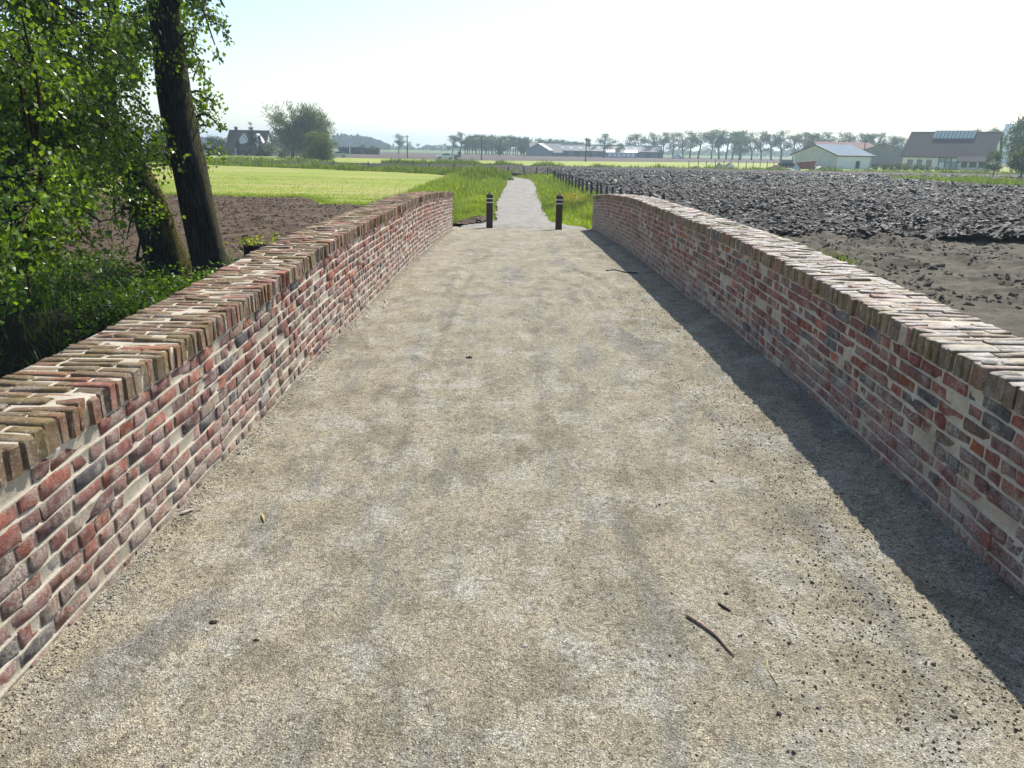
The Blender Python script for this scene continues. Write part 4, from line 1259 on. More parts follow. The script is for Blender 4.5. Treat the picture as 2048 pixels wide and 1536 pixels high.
ROW = [tree_meshes(700 + k, 14.0, 'row', 1500, 0.40, M['far']) for k in range(7)]
POP = [tree_meshes(720 + k, 13.0, 'poplar', 1500, 0.45, M['far']) for k in range(5)]
RND = [tree_meshes(740 + k, 10.0, 'round', 2600, 0.42, M['far']) for k in range(3)]
DRK = [tree_meshes(760 + k, 10.0, 'round', 2600, 0.42, M['fardark']) for k in range(3)]
WIL = tree_meshes(781, 14.5, 'willow', 14000, 0.5, M['willow'])
WIL2 = tree_meshes(782, 14.0, 'willow', 14000, 0.5, M['willow'])
BUS = tree_meshes(783, 7.8, 'bush', 9000, 0.30, M['bush'])
SHR = [tree_meshes(800 + k, 10.0, 'bush', 3000, 0.5, M['far']) for k in range(2)]
SHD = [tree_meshes(804 + k, 10.0, 'bush', 3000, 0.5, M['fardark']) for k in range(2)]
CON = [tree_meshes(790 + k, 9.0, 'conifer', 1800, 0.35, M['fardark']) for k in range(2)]
r = np.random.default_rng(71)
def col_x(px, py, d):
    return pos(px, py, d).x
def stand(px, base_py, top_py, d):
    """ground position under a pixel column at distance d, and the height up to a pixel row"""
    return (col_x(px, base_py, d), d, FIELD), pos(px, top_py, d).z - FIELD

# long row of open-crowned trees on the right
rowpx = [1262, 1280, 1303, 1324, 1346, 1366, 1380, 1396, 1423, 1438, 1452, 1464, 1481, 1503, 1522, 1543, 1562, 1586, 1604, 1622, 1640, 1661, 1682, 1700, 1722, 1742, 1758, 1778, 1796]
toppy = [268, 264, 263, 262, 262, 263, 260, 258, 257, 257, 258, 259, 259, 260, 259, 260, 260, 262, 261, 262, 262, 262, 263, 264, 265, 264, 266, 268, 268]
for k, (px, ty) in enumerate(zip(rowpx, toppy)):
    d = 352 - 1.6 * k + r.normal(0, 5)
    loc, h = stand(px, 314, ty + r.normal(0, 1.5), d)
    plant('row_tree', ROW[int(r.integers(7))], loc, r.uniform(0, 6.28), (h / 13 * r.uniform(1.2, 1.6), h / 13 * r.uniform(1.2, 1.6), h / 13),
          'open-crowned tree, %s from the left in the long far row right of the path' % nth(k + 1), group='far row of trees')
# broad tree standing among the row, and nearer single trees
for (px, by, ty, d, set_, wid, lab) in [
        (1478, 316, 262, 318, RND[0], 0.9, 'denser round tree standing in the middle of the long far row'),
        (1207, 311, 272, 300, ROW[1], 1.5, 'spreading tree right of the utility pole, beside the grey barn'),
        (1180, 310, 279, 305, ROW[2], 1.0, 'slim tree just right of the utility pole in front of the grey barn'),
        (1240, 312, 282, 330, RND[1], 0.8, 'low rounded tree at the left end of the long far row'),
        (797, 303, 271, 330, ROW[3], 1.25, 'single spreading tree left of the utility pole, far left of the path'),
        (920, 307, 269, 300, ROW[4], 1.3, 'full tree at the left end of the far poplar stand'),
        (905, 307, 272, 305, ROW[0], 1.0, 'smaller tree just left of the full tree by the poplar stand'),
        (1000, 308, 286, 280, DRK[0], 1.1, 'low dark rounded tree in front of the poplar stand'),
        (1048, 309, 283, 290, RND[2], 0.9, 'pale green tree in front of the poplar stand, left of the barn'),
        (725, 304, 286, 300, RND[1], 0.8, 'round tree in front of the far wooded hill'),
        (748, 304, 288, 290, DRK[1], 1.2, 'dark bushy tree right of the green hedge')]:
    loc, h = stand(px, by, ty, d)
    plant('field_tree', set_, loc, r.uniform(0, 6.28), (h / 11 * wid, h / 11 * wid, h / 11.5), lab)
# stand of tall poplars behind the path
for k in range(50):
    px = 930 + k * 4.8 + r.normal(0, 1.5)
    ty = np.interp(px, [925, 975, 1060, 1120, 1170], [266, 266, 271, 277, 282]) + r.normal(0, 0.8)
    loc, h = stand(px, 307, ty, 375 + r.normal(0, 9))
    plant('stand_poplar', POP[int(r.integers(5))], loc, r.uniform(0, 6.28), (h / 11.5 * 1.25, h / 11.5 * 1.25, h / 12.0),
          'tall bare-stemmed poplar, %s from the left in the stand behind the barn' % nth(k + 1), group='poplar stand')
# bluish trees far behind on the left
for k in range(20):
    px = 742 + k * 8.6 + r.normal(0, 2)
    loc, h = stand(px, 304, 287 + r.normal(0, 2.5), 640 + r.normal(0, 30))
    plant('distant_tree', ROW[int(r.integers(7))] if k % 2 else RND[int(r.integers(3))], loc, r.uniform(0, 6.28), (h / 10, h / 10, h / 13),
          'hazy distant tree, %s from the left in the row left of the poplar stand' % nth(k + 1), group='hazy distant trees')
# distant woods that read as one mass
def wood(name, label, pxs, dist, topf, n_, size, mat, basepy=306):
    rr = np.random.default_rng(int(pxs[0]))
    mb = MB()
    px = rr.uniform(pxs[0], pxs[1], n_)
    d = dist + rr.uniform(0, 60, n_)
    c = np.array([pos(a, basepy, b) for a, b in zip(px, d)])
    top = np.array([pos(a, topf(a), b).z for a, b in zip(px, d)])
    f = rr.uniform(0.0, 1, n_) ** 0.7
    bumps = 0.86 + 0.22 * vnoise(px * 0.11, d * 0.05, 3)
    z = FIELD + (top - FIELD) * f * bumps
    leaves(mb, np.column_stack([c[:, 0], c[:, 1], z]), size, rr, 0.1, 0.9)
    return tag(mb.build(name, mat), label, 'wood', kind='stuff')
wood('wooded_hill', 'bluish wooded rise far off behind the green hedge', (668, 780), 700, lambda a: np.interp(a, [668, 690, 720, 745, 765, 780], [272, 271, 273, 278, 284, 292]), 5200, 2.2, M['fardark'])
wood('distant_wood', 'low bluish wood along the horizon between the rows', (760, 1240), 760, lambda a: 295 + 4 * math.sin(a * 0.13), 5200, 2.2, M['far'])
wood('distant_wood', 'low bluish wood seen between the trunks of the long far row', (1230, 1830), 640, lambda a: 301 + 3 * math.sin(a * 0.11), 5200, 2.0, M['far'], 314)
wood('distant_wood', 'low hazy wood behind the white house on the left', (300, 670), 640, lambda a: 277 + 3 * math.sin(a * 0.09), 4200, 2.2, M['fardark'], 300)

# willows, bush and conifers round the white house on the left
loc, h = stand(585, 318, 208, 178); plant('willow_tree', WIL, loc, 0.4, (h / 13.2 * 1.0, h / 13.2 * 1.0, h / 13.2), 'tall drooping willow right of the white house, left one of the pair')
loc, h = stand(630, 318, 214, 181); plant('willow_tree', WIL2, loc, 2.1, (h / 13.0 * 0.85, h / 13.0 * 0.85, h / 13.0), 'tall drooping willow behind the round bush, right one of the pair')
loc, h = stand(641, 322, 262, 142); plant('round_bush', BUS, loc, 1.0, (h / 7.6 * 0.95, h / 7.6 * 0.95, h / 7.6), 'large round grey-green bush in front of the willows', 'bush')
loc, h = stand(615, 320, 303, 145); plant('low_bush', SHR[0], loc, 1.0, (h / 9.5 * 1.3, h / 9.5 * 1.3, h / 9.5), 'low pale bush at the left foot of the round bush', 'bush')
for k, (px, ty, d, lab) in enumerate([(506, 243, 205, 'tall dark conifer right of the white house'), (522, 270, 204, 'short dark conifer between the tall conifer and the outbuilding'), (478, 272, 203, 'dark conifer in front of the white house')]):
    loc, h = stand(px, 312, ty, d); plant('conifer', CON[k % 2], loc, k, (h / 9 * 1.15, h / 9 * 1.15, h / 9), lab)
for k, (px, ty, d, lab) in enumerate([(445, 280, 196, 'dark bushy tree left of the white house'), (430, 272, 200, 'dark bushy tree beside the big trunk, far left'), (494, 292, 196, 'dark shrub at the foot of the white house'), (533, 288, 196, 'dark shrub in front of the small red-roofed outbuilding'), (515, 290, 197, 'dark shrub under the tall conifer'), (462, 297, 194, 'dark shrub left of the white house door')]):
    loc, h = stand(px, 314, ty, d); plant('garden_tree', SHD[k % 2], loc, k * 1.3, (h / 9.5 * 1.05, h / 9.5 * 1.05, h / 9.5), lab, 'tree' if k < 2 else 'shrub')
# trees seen through the leaves at the far left
for k, (px, ty, d) in enumerate([(20, 150, 60), (110, 190, 66), (180, 230, 72), (250, 240, 70), (330, 262, 84), (380, 270, 90)]):
    loc, h = stand(px, 340, ty, d)
    plant('field_edge_tree', (DRK + RND)[k % 6], loc, k * 0.9, (h / 9.5 * 0.8, h / 9.5 * 0.8, h / 9.5), 'dark tree glimpsed through the leaves at the far left, %s from the edge' % nth(k + 1), group='trees behind the poplars')

# trees at the right edge
loc, h = stand(1984, 357, 296, 108); plant('young_tree', RND[0], loc, 0.6, (h / 10.2 * 0.72, h / 10.2 * 0.72, h / 10.2), 'small leafy tree in front of the right end of the farmhouse')
loc, h = stand(2042, 360, 290, 100); plant('young_tree', RND[2], loc, 2.2, (h / 10.2 * 0.95, h / 10.2 * 0.95, h / 10.2), 'leafy tree at the right edge, in front of the tall tree')
loc, h = stand(2044, 345, 230, 150); plant('tall_tree', SHR[1], loc, 0.2, (h / 9.6 * 0.62, h / 9.6 * 0.62, h / 9.6), 'tall tree at the right edge beyond the farmhouse')
loc, h = stand(2075, 345, 236, 140); plant('tall_tree', SHD[1], loc, 0.2, (h / 9.6 * 0.7, h / 9.6 * 0.7, h / 9.6), 'dark tall tree cut by the right edge of the picture')
for k, (px, ty) in enumerate([(1948, 253), (1970, 255), (1985, 257)]):
    loc, h = stand(px, 330, ty, 240); plant('backyard_tree', RND[k], loc, k, (h / 10.2 * 0.6, h / 10.2 * 0.6, h / 10.2), 'tree top showing over the farmhouse roof, %s from the left' % nth(k + 1))

# ------------------------------------------------------------------ buildings
def local(loc_px, d, base_py, face_deg):
    """origin on the ground at a pixel column; face_deg turns the front clockwise away from the camera axis"""
    return (col_x(loc_px, base_py, d), d, FIELD - 0.1), R_(face_deg)

def quadpart(name, pts, mat, parent, thick=0.12):
    """slab from a planar outline, extruded along its normal"""
    P = np.array(pts, float)
    nn = np.cross(P[1] - P[0], P[2] - P[0]); nn /= np.linalg.norm(nn)
    m = len(P)
    V = np.vstack([P, P - nn * thick])
    F4 = [np.array([(k, k + m, (k + 1) % m + m, (k + 1) % m) for k in range(m)])]
    if m == 4: F4 += [np.array([(0, 1, 2, 3)]), np.array([(7, 6, 5, 4)])]
    else: F4 += [np.array([tuple(range(m))]), np.array([tuple(range(2 * m - 1, m - 1, -1))])]
    return mk(name, V, F4, mat, parent)

def boxpart(name, x0, x1, y0, y1, z0, z1, mat, parent):
    return MB().box(x0, x1, y0, y1, z0, z1).build(name, mat, parent)

def window(parent, x0, x1, y, z0, z1, frame=None, mull=0, glass='glass'):
    """window set in a wall that faces -y"""
    w = boxpart('window', x0, x1, y - 0.03, y + 0.08, z0, z1, M[glass], parent)
    if frame:
        f = 0.07
        m = MB().box(x0 - f, x1 + f, y - 0.07, y - 0.031, z1, z1 + f).box(x0 - f, x1 + f, y - 0.07, y - 0.031, z0 - f, z0).box(x0 - f, x0, y - 0.07, y - 0.031, z0, z1).box(x1, x1 + f, y - 0.07, y - 0.031, z0, z1)
        for k in range(mull):
            xm = x0 + (x1 - x0) * (k + 1) / (mull + 1)
            m.box(xm - f / 2, xm + f / 2, y - 0.07, y - 0.031, z0, z1)
        m.build('window_frame', M[frame], w)
    return w

# farmhouse with the big dark roof
loc, rz = local(1802, 178, 336, -42)
fh = thing('farmhouse', 'white farmhouse with a huge dark tiled roof and ridge skylights', 'house', loc, rz)
LH, DF, DB, ZE, ZR = 17.0, 5.2, 2.6, 3.2, 8.0
wl_ = M['render_wall']
quadpart('front_wall', [(0, 0, 0), (7.3, 0, 0), (7.3, 0, ZE), (0, 0, ZE)], wl_, fh, 0.25)
quadpart('gable_wall', [(LH, 0, 0), (LH, DF + DB, 0), (LH, DF + DB, 4.2), (LH, DF, ZR - 0.25), (LH, 0, ZE - 0.2)], wl_, fh, 0.25)
quadpart('gable_wall', [(0.0, DF + DB, 0), (0.0, 0, 0), (0.0, 0, ZE - 0.2), (0.0, DF, ZR - 0.25), (0.0, DF + DB, 4.2)], wl_, fh, 0.25)
quadpart('back_wall', [(LH, DF + DB, 0), (0, DF + DB, 0), (0, DF + DB, 4.2), (LH, DF + DB, 4.2)], wl_, fh, 0.25)
sl = (ZR - ZE) / DF
quadpart('roof_slope', [(-0.5, -0.6, ZE - 0.6 * sl + 0.1), (LH + 0.4, -0.6, ZE - 0.6 * sl + 0.1), (LH + 0.4, DF, ZR + 0.1), (-0.5, DF, ZR + 0.1)], M['slate'], fh, 0.25)
quadpart('roof_slope', [(LH + 0.4, DF + DB + 0.3, 3.8), (-0.5, DF + DB + 0.3, 3.8), (-0.5, DF, ZR + 0.1), (LH + 0.4, DF, ZR + 0.1)], M['slate'], fh, 0.25)
z2, y2 = 1.95, -1.7
quadpart('lower_roof', [(11.6, y2, z2), (LH + 0.4, y2, z2), (LH + 0.4, -0.5, ZE - 0.5 * sl + 0.16), (10.9, -0.5, ZE - 0.5 * sl + 0.16)], M['slate'], fh, 0.2)
quadpart('porch_wall', [(11.8, y2 + 0.5, 0), (LH, y2 + 0.5, 0), (LH, y2 + 0.5, 0.8), (11.8, y2 + 0.5, 0.8)], M['cream'], fh, 0.2)
for k, x in enumerate((11.8, 13.3, 15.0, 16.65)):
    boxpart('porch_post', x, x + 0.35, y2 + 0.3, y2 + 0.55, 0.8, 2.15, M['cream'], fh)
for x0, x1 in ((12.2, 13.2), (13.7, 14.9), (15.4, 16.6)):
    window(fh, x0, x1, y2 + 0.45, 0.85, 2.1, 'dark')
for x0 in (1.2, 3.1, 5.0):
    window(fh, x0, x0 + 0.95, 0.0, 0.9 if x0 != 3.1 else 0.4, 2.05, 'dark')
quadpart('glazed_wall', [(7.3, 0.25, 0), (LH - 0.3, 0.25, 0), (LH - 0.3, 0.25, ZE), (7.3, 0.25, ZE)], M['glass'], fh, 0.1)
for k in range(4):
    for q in range(2):
        x0 = 7.5 + k * 1.2
        boxpart('glazing_pane', x0, x0 + 1.07, 0.14, 0.2, 0.3 + q * 1.5, 1.65 + q * 1.4, M['skyglass'] if (k + q) % 3 else M['white'], fh)
for k in range(5):
    boxpart('mullion', 7.33 + k * 1.2, 7.48 + k * 1.2, 0.02, 0.24, 0, ZE - 0.05, M['dark'], fh)
boxpart('transom', 7.33, 12.2, 0.03, 0.13, 1.66, 1.78, M['dark'], fh)
# skylight band on the ridge
X0, X1 = 4.4, 12.6
sf = quadpart('skylight_frame', [(X0, DF - 1.9, ZR - 1.9 * sl + 0.25), (X1, DF - 1.9, ZR - 1.9 * sl + 0.25), (X1, DF + 0.1, ZR + 0.32), (X0, DF + 0.1, ZR + 0.32)], M['darkclad'], fh, 0.15)
stp = (X1 - X0) / 11
for k in range(11):
    a = X0 + k * stp + 0.09; b = X0 + (k + 1) * stp - 0.09
    quadpart('skylight_pane', [(a, DF - 1.7, ZR - 1.7 * sl + 0.30), (b, DF - 1.7, ZR - 1.7 * sl + 0.30), (b, DF - 0.15, ZR - 0.15 * sl + 0.34), (a, DF - 0.15, ZR - 0.15 * sl + 0.34)], M['skyglass'], sf, 0.05)
o = boxpart('gable_window', LH - 0.02, LH + 0.06, DF - 1.2, DF - 0.8, 4.0, 5.4, M['glass'], fh)

# cream and white shed with a pale roof
loc, rz = local(1672, 160, 341, -12)
sh = thing('farm_shed', 'low shed with cream gable, white side wall and pale sheet roof', 'shed', loc, rz)
# gable end runs back-left from the corner, side wall runs right
A = np.array([0, 0, 0]); gx, gy = -8.0, 3.2; wx, wy = 6.4, 0.4
ze, zr = 2.75, 4.6
def Pt(u, v, z): return (gx * u + wx * v, gy * u + wy * v, z)
quadpart('gable_wall', [Pt(1, 0, 0), Pt(0, 0, 0), Pt(0, 0, ze), Pt(0.5, 0, zr), Pt(1, 0, ze)], M['cream'], sh, 0.15)
quadpart('side_wall', [Pt(0, 0, 0), Pt(0, 1, 0), Pt(0, 1, ze), Pt(0, 0, ze)], M['white'], sh, 0.15)
quadpart('back_wall', [Pt(0, 1, 0), Pt(1, 1, 0), Pt(1, 1, ze), Pt(0.5, 1, zr), Pt(0, 1, ze)], M['cream'], sh, 0.15)
quadpart('rear_side_wall', [Pt(1, 1, 0), Pt(1, 0, 0), Pt(1, 0, ze), Pt(1, 1, ze)], M['white'], sh, 0.15)
quadpart('roof_slope', [Pt(-0.04, -0.04, ze + 0.02), Pt(-0.04, 1.04, ze + 0.02), Pt(0.5, 1.04, zr + 0.2), Pt(0.5, -0.04, zr + 0.2)], M['sheet'], sh, 0.12)
quadpart('roof_slope', [Pt(0.5, -0.04, zr + 0.2), Pt(0.5, 1.04, zr + 0.2), Pt(1.04, 1.04, ze + 0.02), Pt(1.04, -0.04, ze + 0.02)], M['sheet'], sh, 0.12)
mb = MB()
mb.tube([Pt(-0.05, -0.05, ze - 0.1), Pt(0.5, -0.05, zr + 0.1)], 0.13, 6); mb.build('verge_trim', M['dark'], sh)
mb = MB(); mb.tube([Pt(0.5, -0.05, zr + 0.1), Pt(1.05, -0.05, ze - 0.1)], 0.13, 6); mb.build('verge_trim', M['dark'], sh)
mb = MB(); mb.tube([Pt(-0.05, -0.05, ze - 0.06), Pt(-0.05, 1.05, ze - 0.06)], 0.16, 6); mb.build('gutter', M['darkclad'], sh)
mb = MB(); mb.box(-0.35, 0.35, -0.12, 0.05, 0.3, 1.7); o = mb.build('door_hatch', M['dark'], sh)
o.location = Pt(-0.01, 0.6, 0); o.rotation_euler = (0, 0, math.atan2(wy, wx))

def gable_hall(name, label, px, base_py, d, rz, L, Wd, ze, zr, wall, roof, extras=None):
    """hall: ridge along local x, front wall at y=0 facing the camera"""
    t = thing(name, label, 'barn', (col_x(px, base_py, d), d, FIELD - 0.1), rz)
    quadpart('front_wall', [(0, 0, 0), (L, 0, 0), (L, 0, ze), (0, 0, ze)], wall, t, 0.15)
    quadpart('back_wall', [(L, Wd, 0), (0, Wd, 0), (0, Wd, ze), (L, Wd, ze)], wall, t, 0.15)
    for x, sgn in ((0, -1), (L, 1)):
        pts = [(x, 0, 0), (x, Wd, 0), (x, Wd, ze), (x, Wd / 2, zr), (x, 0, ze)]
        quadpart('gable_wall', pts if sgn > 0 else pts[::-1], wall, t, 0.15)
    sl_ = (zr - ze) / (Wd / 2)
    quadpart('roof_slope', [(-0.3, -0.4, ze - 0.4 * sl_ + 0.12), (L + 0.3, -0.4, ze - 0.4 * sl_ + 0.12), (L + 0.3, Wd / 2, zr + 0.14), (-0.3, Wd / 2, zr + 0.14)], roof, t, 0.12)
    quadpart('roof_slope', [(L + 0.3, Wd + 0.4, ze - 0.4 * sl_ + 0.12), (-0.3, Wd + 0.4, ze - 0.4 * sl_ + 0.12), (-0.3, Wd / 2, zr + 0.14), (L + 0.3, Wd / 2, zr + 0.14)], roof, t, 0.12)
    if extras: extras(t, sl_)
    return t
# grey barns behind the shed and farmhouse
def ribs(t, s_):
    for k in range(4): boxpart('wall_post', 3.2 * k + 1.0, 3.2 * k + 1.25, -0.12, -0.02, 0, 5, M['darkclad'], t)
gable_hall('grey_barn', 'grey clad barn between the white shed and the farmhouse', 1803, 330, 205, 1.13, 22, 9.2, 4.2, 5.7, M['greywall'], M['tile_red'], ribs)
gable_hall('grey_barn', 'long red-roofed barn rising behind the pale-roofed shed', 1642, 326, 225, 0.25, 18, 9, 4.4, 6.2, M['greywall'], M['tile_red'])
# barns in the middle distance
def sky_strip(t, s_):
    for k in range(11): quadpart('roof_light', [(3 + k * 3.9, 2.4, 2.6 + 2.4 * s_ + 0.2), (4.3 + k * 3.9, 2.4, 2.6 + 2.4 * s_ + 0.2), (4.3 + k * 3.9, 3.0, 2.6 + 3.0 * s_ + 0.2), (3 + k * 3.9, 3.0, 2.6 + 3.0 * s_ + 0.2)], M['white'], t, 0.05)
    boxpart('ridge_light', 0.5, 45, 5.6, 6.4, 5.05, 5.3, M['white'], t)
    for k in range(9): boxpart('door_opening', 4 + 5 * k, 6.6 + 5 * k, -0.06, 0.02, 0.2, 2.2, M['dark'], t)
gable_hall('long_barn', 'long low dark barn with a line of roof lights, behind the brown field', 1106, 309, 345, -0.12, 46, 12, 2.6, 5.0, M['darkclad'], M['darkclad'], sky_strip)
gable_hall('gable_barn', 'grey gabled barn with a pale roof at the left end of the long barn', 1098, 309, 335, 1.25, 16, 10, 2.6, 5.2, M['greywall'], M['cream'])
gable_hall('old_barn', 'dark hip-shaped barn left of the pale-roofed barn', 1063, 309, 338, 0.15, 13, 10, 1.8, 5.2, M['darkclad'], M['greywall'])
def bays(t, s_):
    for k in range(6): boxpart('glazed_bay', 0.6 + 1.9 * k, 2.1 + 1.9 * k, -0.05, 0.05, 0.5, 1.9, M['white'], t)
gable_hall('greenhouse', 'small white greenhouse right of the grey barns', 1213, 311, 330, 0.0, 12.5, 5, 2.2, 3.1, M['greywall'], M['white'], bays)

# white house on the left
t = thing('white_house', 'white house with a steep dark roof among the conifers', 'house', (col_x(456, 311, 212), 212, FIELD - 0.1), 0.02)
gw = M['render_wall']
quadpart('front_wall', [(0, 0, 0), (10, 0, 0), (10, 0, 2.6), (0, 0, 2.6)], gw, t, 0.2)
for x, s_ in ((0, -1), (10, 1)):
    pts = [(x, 0, 0), (x, 7, 0), (x, 7, 2.6), (x, 3.5, 6.4), (x, 0, 2.6)]
    quadpart('gable_wall', pts if s_ > 0 else pts[::-1], gw, t, 0.2)
quadpart('roof_slope', [(-0.3, -0.5, 2.1), (10.3, -0.5, 2.1), (10.3, 3.5, 6.5), (-0.3, 3.5, 6.5)], M['slate'], t, 0.18)
quadpart('roof_slope', [(10.3, 7.5, 2.1), (-0.3, 7.5, 2.1), (-0.3, 3.5, 6.5), (10.3, 3.5, 6.5)], M['slate'], t, 0.18)
quadpart('dormer', [(3.0, 0.3, 2.7), (5.2, 0.3, 2.7), (5.2, 0.3, 4.0), (4.1, 0.3, 5.4), (3.0, 0.3, 4.0)], gw, t, 1.8)
quadpart('dormer_roof', [(2.8, 0.1, 3.9), (4.1, 0.1, 5.6), (4.1, 2.4, 5.6), (2.8, 2.4, 3.9)], M['slate'], t, 0.1)
quadpart('dormer_roof', [(4.1, 0.1, 5.6), (5.4, 0.1, 3.9), (5.4, 2.4, 3.9), (4.1, 2.4, 5.6)], M['slate'], t, 0.1)
quadpart('cross_gable', [(6.3, -1.0, 0), (10.2, -1.0, 0), (10.2, -1.0, 2.8), (8.25, -1.0, 5.6), (6.3, -1.0, 2.8)], gw, t, 2.5)
boxpart('chimney', 1.2, 1.9, 3.2, 3.9, 6.0, 7.3, M['dark'], t)
window(t, 0.8, 1.8, 0, 0.8, 2.0, 'dark'); window(t, 2.6, 3.4, 0, 0.2, 2.0, 'dark'); window(t, 7.6, 8.8, -1.0, 0.9, 2.1, 'dark')
gable_hall('outbuilding', 'small white outbuilding with a red roof left of the willows', 556, 312, 200, 1.95, 6, 4.6, 1.7, 3.5, M['render_wall'], M['tile_red'])['category'] = 'outbuilding'

# grain tower far behind the farmhouse
t = thing('grain_tower', 'pale concrete tower rising behind the farmhouse at the right', 'tower', (col_x(1998, 320, 420), 420, FIELD - 0.1), -0.5)
zt_ = pos(2010, 247, 420).z - FIELD
boxpart('tower_block', 0, 10, 0, 9, 0, zt_, M['render_wall'], t)
boxpart('roof_room', 5.5, 10.5, 2, 8, zt_, zt_ + 1.6, M['greywall'], t)
window(t, 4.2, 6.0, 0, zt_ - 3.4, zt_ - 1.6, 'dark')

# hedges and garden shrubs in front of the farmhouse
for k, (px, ty) in enumerate([(1748, 326), (1768, 326), (1782, 325), (1797, 325), (1812, 326), (1828, 328), (1843, 329), (1857, 330), (1874, 333)]):
    loc, h = stand(px, 340, ty, 158 + r.normal(0, 1.5))
    plant('garden_shrub', SHD[0] if k == 0 else SHR[k % 2], loc, k * 1.7, (h / 9.5 * 1.25, h / 9.5 * 1.25, h / 9.8), 'low rounded garden shrub before the farmhouse, %s from the shed' % nth(k + 1), 'shrub', 'garden shrubs')
# clipped hedge and dark container at the far left field
def hedge_box(name, label, px0, px1, ty, by, d, mat, cat):
    a = col_x(px0, by, d); b = col_x(px1, by, d); h = pos(px0, ty, d).z - FIELD
    rr = np.random.default_rng(int(px0))
    t_ = thing(name, label, cat, ((a + b) / 2, d, FIELD))
    mb = MB().box(a - (a + b) / 2 + 0.3, b - (a + b) / 2 - 0.3, 0.3, 1.6, 0, h - 0.3)
    mb.build('hedge_core', M['fardark'], t_)
    mb = MB()
    q = np.column_stack([rr.uniform(a, b, 2600) - (a + b) / 2, rr.choice([0.2, 1.7], 2600) + rr.normal(0, 0.2, 2600), rr.uniform(0, h, 2600)])
    tp_ = rr.random(2600) < 0.3
    q[tp_, 1] = rr.uniform(0, 1.9, tp_.sum()); q[tp_, 2] = h + rr.normal(0, 0.12, tp_.sum())
    leaves(mb, q, 0.32, rr, 0.1, 0.8)
    mb.build('hedge_leaves', mat, t_)
hedge_box('clipped_hedge', 'clipped light green hedge at the edge of the far brown field', 725, 758, 297, 303, 285, M['hedge'], 'hedge')
hedge_box('clipped_hedge', 'clipped dark hedge left of the light green hedge', 676, 724, 295, 303, 288, M['fardark'], 'hedge')

# ------------------------------------------------------------------ vehicles, poles and farm clutter
def wheel(parent, x, y, rad, wd=0.2):
    V, F = tube([(x, y - wd / 2, rad), (x, y + wd / 2, rad)], rad, 16)
    wh = mk('wheel', V, F, M['tyre'], parent)
    V, F = tube([(x, y - wd / 2 - 0.015, rad), (x, y + wd / 2 + 0.015, rad)], rad * 0.58, 12)
    mk('rim', V, F, M['carsilver'], wh)
def car(label, px, base_py, d, rz, paint, s=1.0):
    t = thing('parked_car', label, 'car', (col_x(px, base_py, d), d, FIELD + 0.05), rz)
    t.scale = (s, s, s)
    prof = [(-2.1, 0.35), (-2.15, 0.75), (-1.95, 0.95), (-1.2, 1.02), (-0.55, 1.42), (0.75, 1.46), (1.55, 1.05), (2.05, 0.95), (2.12, 0.4)]
    def loft(pr, ws):
        V = [(x, y_ * w, z) for y_ in (-1, 1) for (x, z), w in zip(pr, ws)]
        m = len(pr)
        F = [np.array([(k, (k + 1) % m, (k + 1) % m + m, k + m) for k in range(m)]), np.array([tuple(range(m))[::-1]]), np.array([tuple(range(m, 2 * m))])]
        return V, F
    V, F = loft(prof, [0.82, 0.86, 0.86, 0.85, 0.66, 0.66, 0.84, 0.86, 0.82])
    mk('body', V, F, paint, t)
    V, F = loft([(-1.1, 1.04), (-0.55, 1.39), (0.72, 1.42), (1.4, 1.07)], [0.85, 0.69, 0.69, 0.84])
    mk('side_windows', V, F, M['glass'], t)
    mk('windscreen', [(-1.17, -0.7, 1.05), (-1.17, 0.7, 1.05), (-0.6, 0.56, 1.41), (-0.6, -0.56, 1.41)], [(0, 1, 2, 3)], M['glass'], t)
    for x in (-1.35, 1.3):
        for y in (-0.78, 0.78): wheel(t, x, y, 0.32)
    for y in (-0.6, 0.6):
        boxpart('headlight', -2.17, -2.08, y - 0.17, y + 0.17, 0.68, 0.82, M['white_band'], t)
        boxpart('tail_light', 2.04, 2.12, y - 0.15, y + 0.15, 0.72, 0.88, M['red'], t)
car('white car parked beside the flat trailer beyond the crop field', 890, 317, 194, 0.25, M['carwhite'])
car('silver car half hidden behind the round bush on the left', 676, 313, 196, 0.3, M['carsilver'])
car('white car far away at the foot of the long tree row', 1354, 315, 330, 0.1, M['carwhite'])
# flat trailer with stakes
t = thing('flat_trailer', 'grey flat trailer with upright stakes beside the white car', 'trailer', (col_x(907, 317, 195), 195, FIELD + 0.05), 0.2)
boxpart('load_bed', -1.7, 1.7, -0.9, 0.9, 0.55, 0.75, M['greywall'], t)
boxpart('side_board', -1.7, 1.7, -0.94, -0.9, 0.75, 1.15, M['greywall'], t)
for x in (-1.2, -0.1, 0.9): boxpart('stake', x, x + 0.1, -0.9, -0.8, 0.75, 2.0, M['white'], t)
boxpart('head_board', 1.1, 1.7, -0.9, 0.9, 0.75, 1.9, M['dark'], t)
for x in (-0.8, 0.6):
    for y in (-0.8, 0.8): wheel(t, x, y, 0.33)
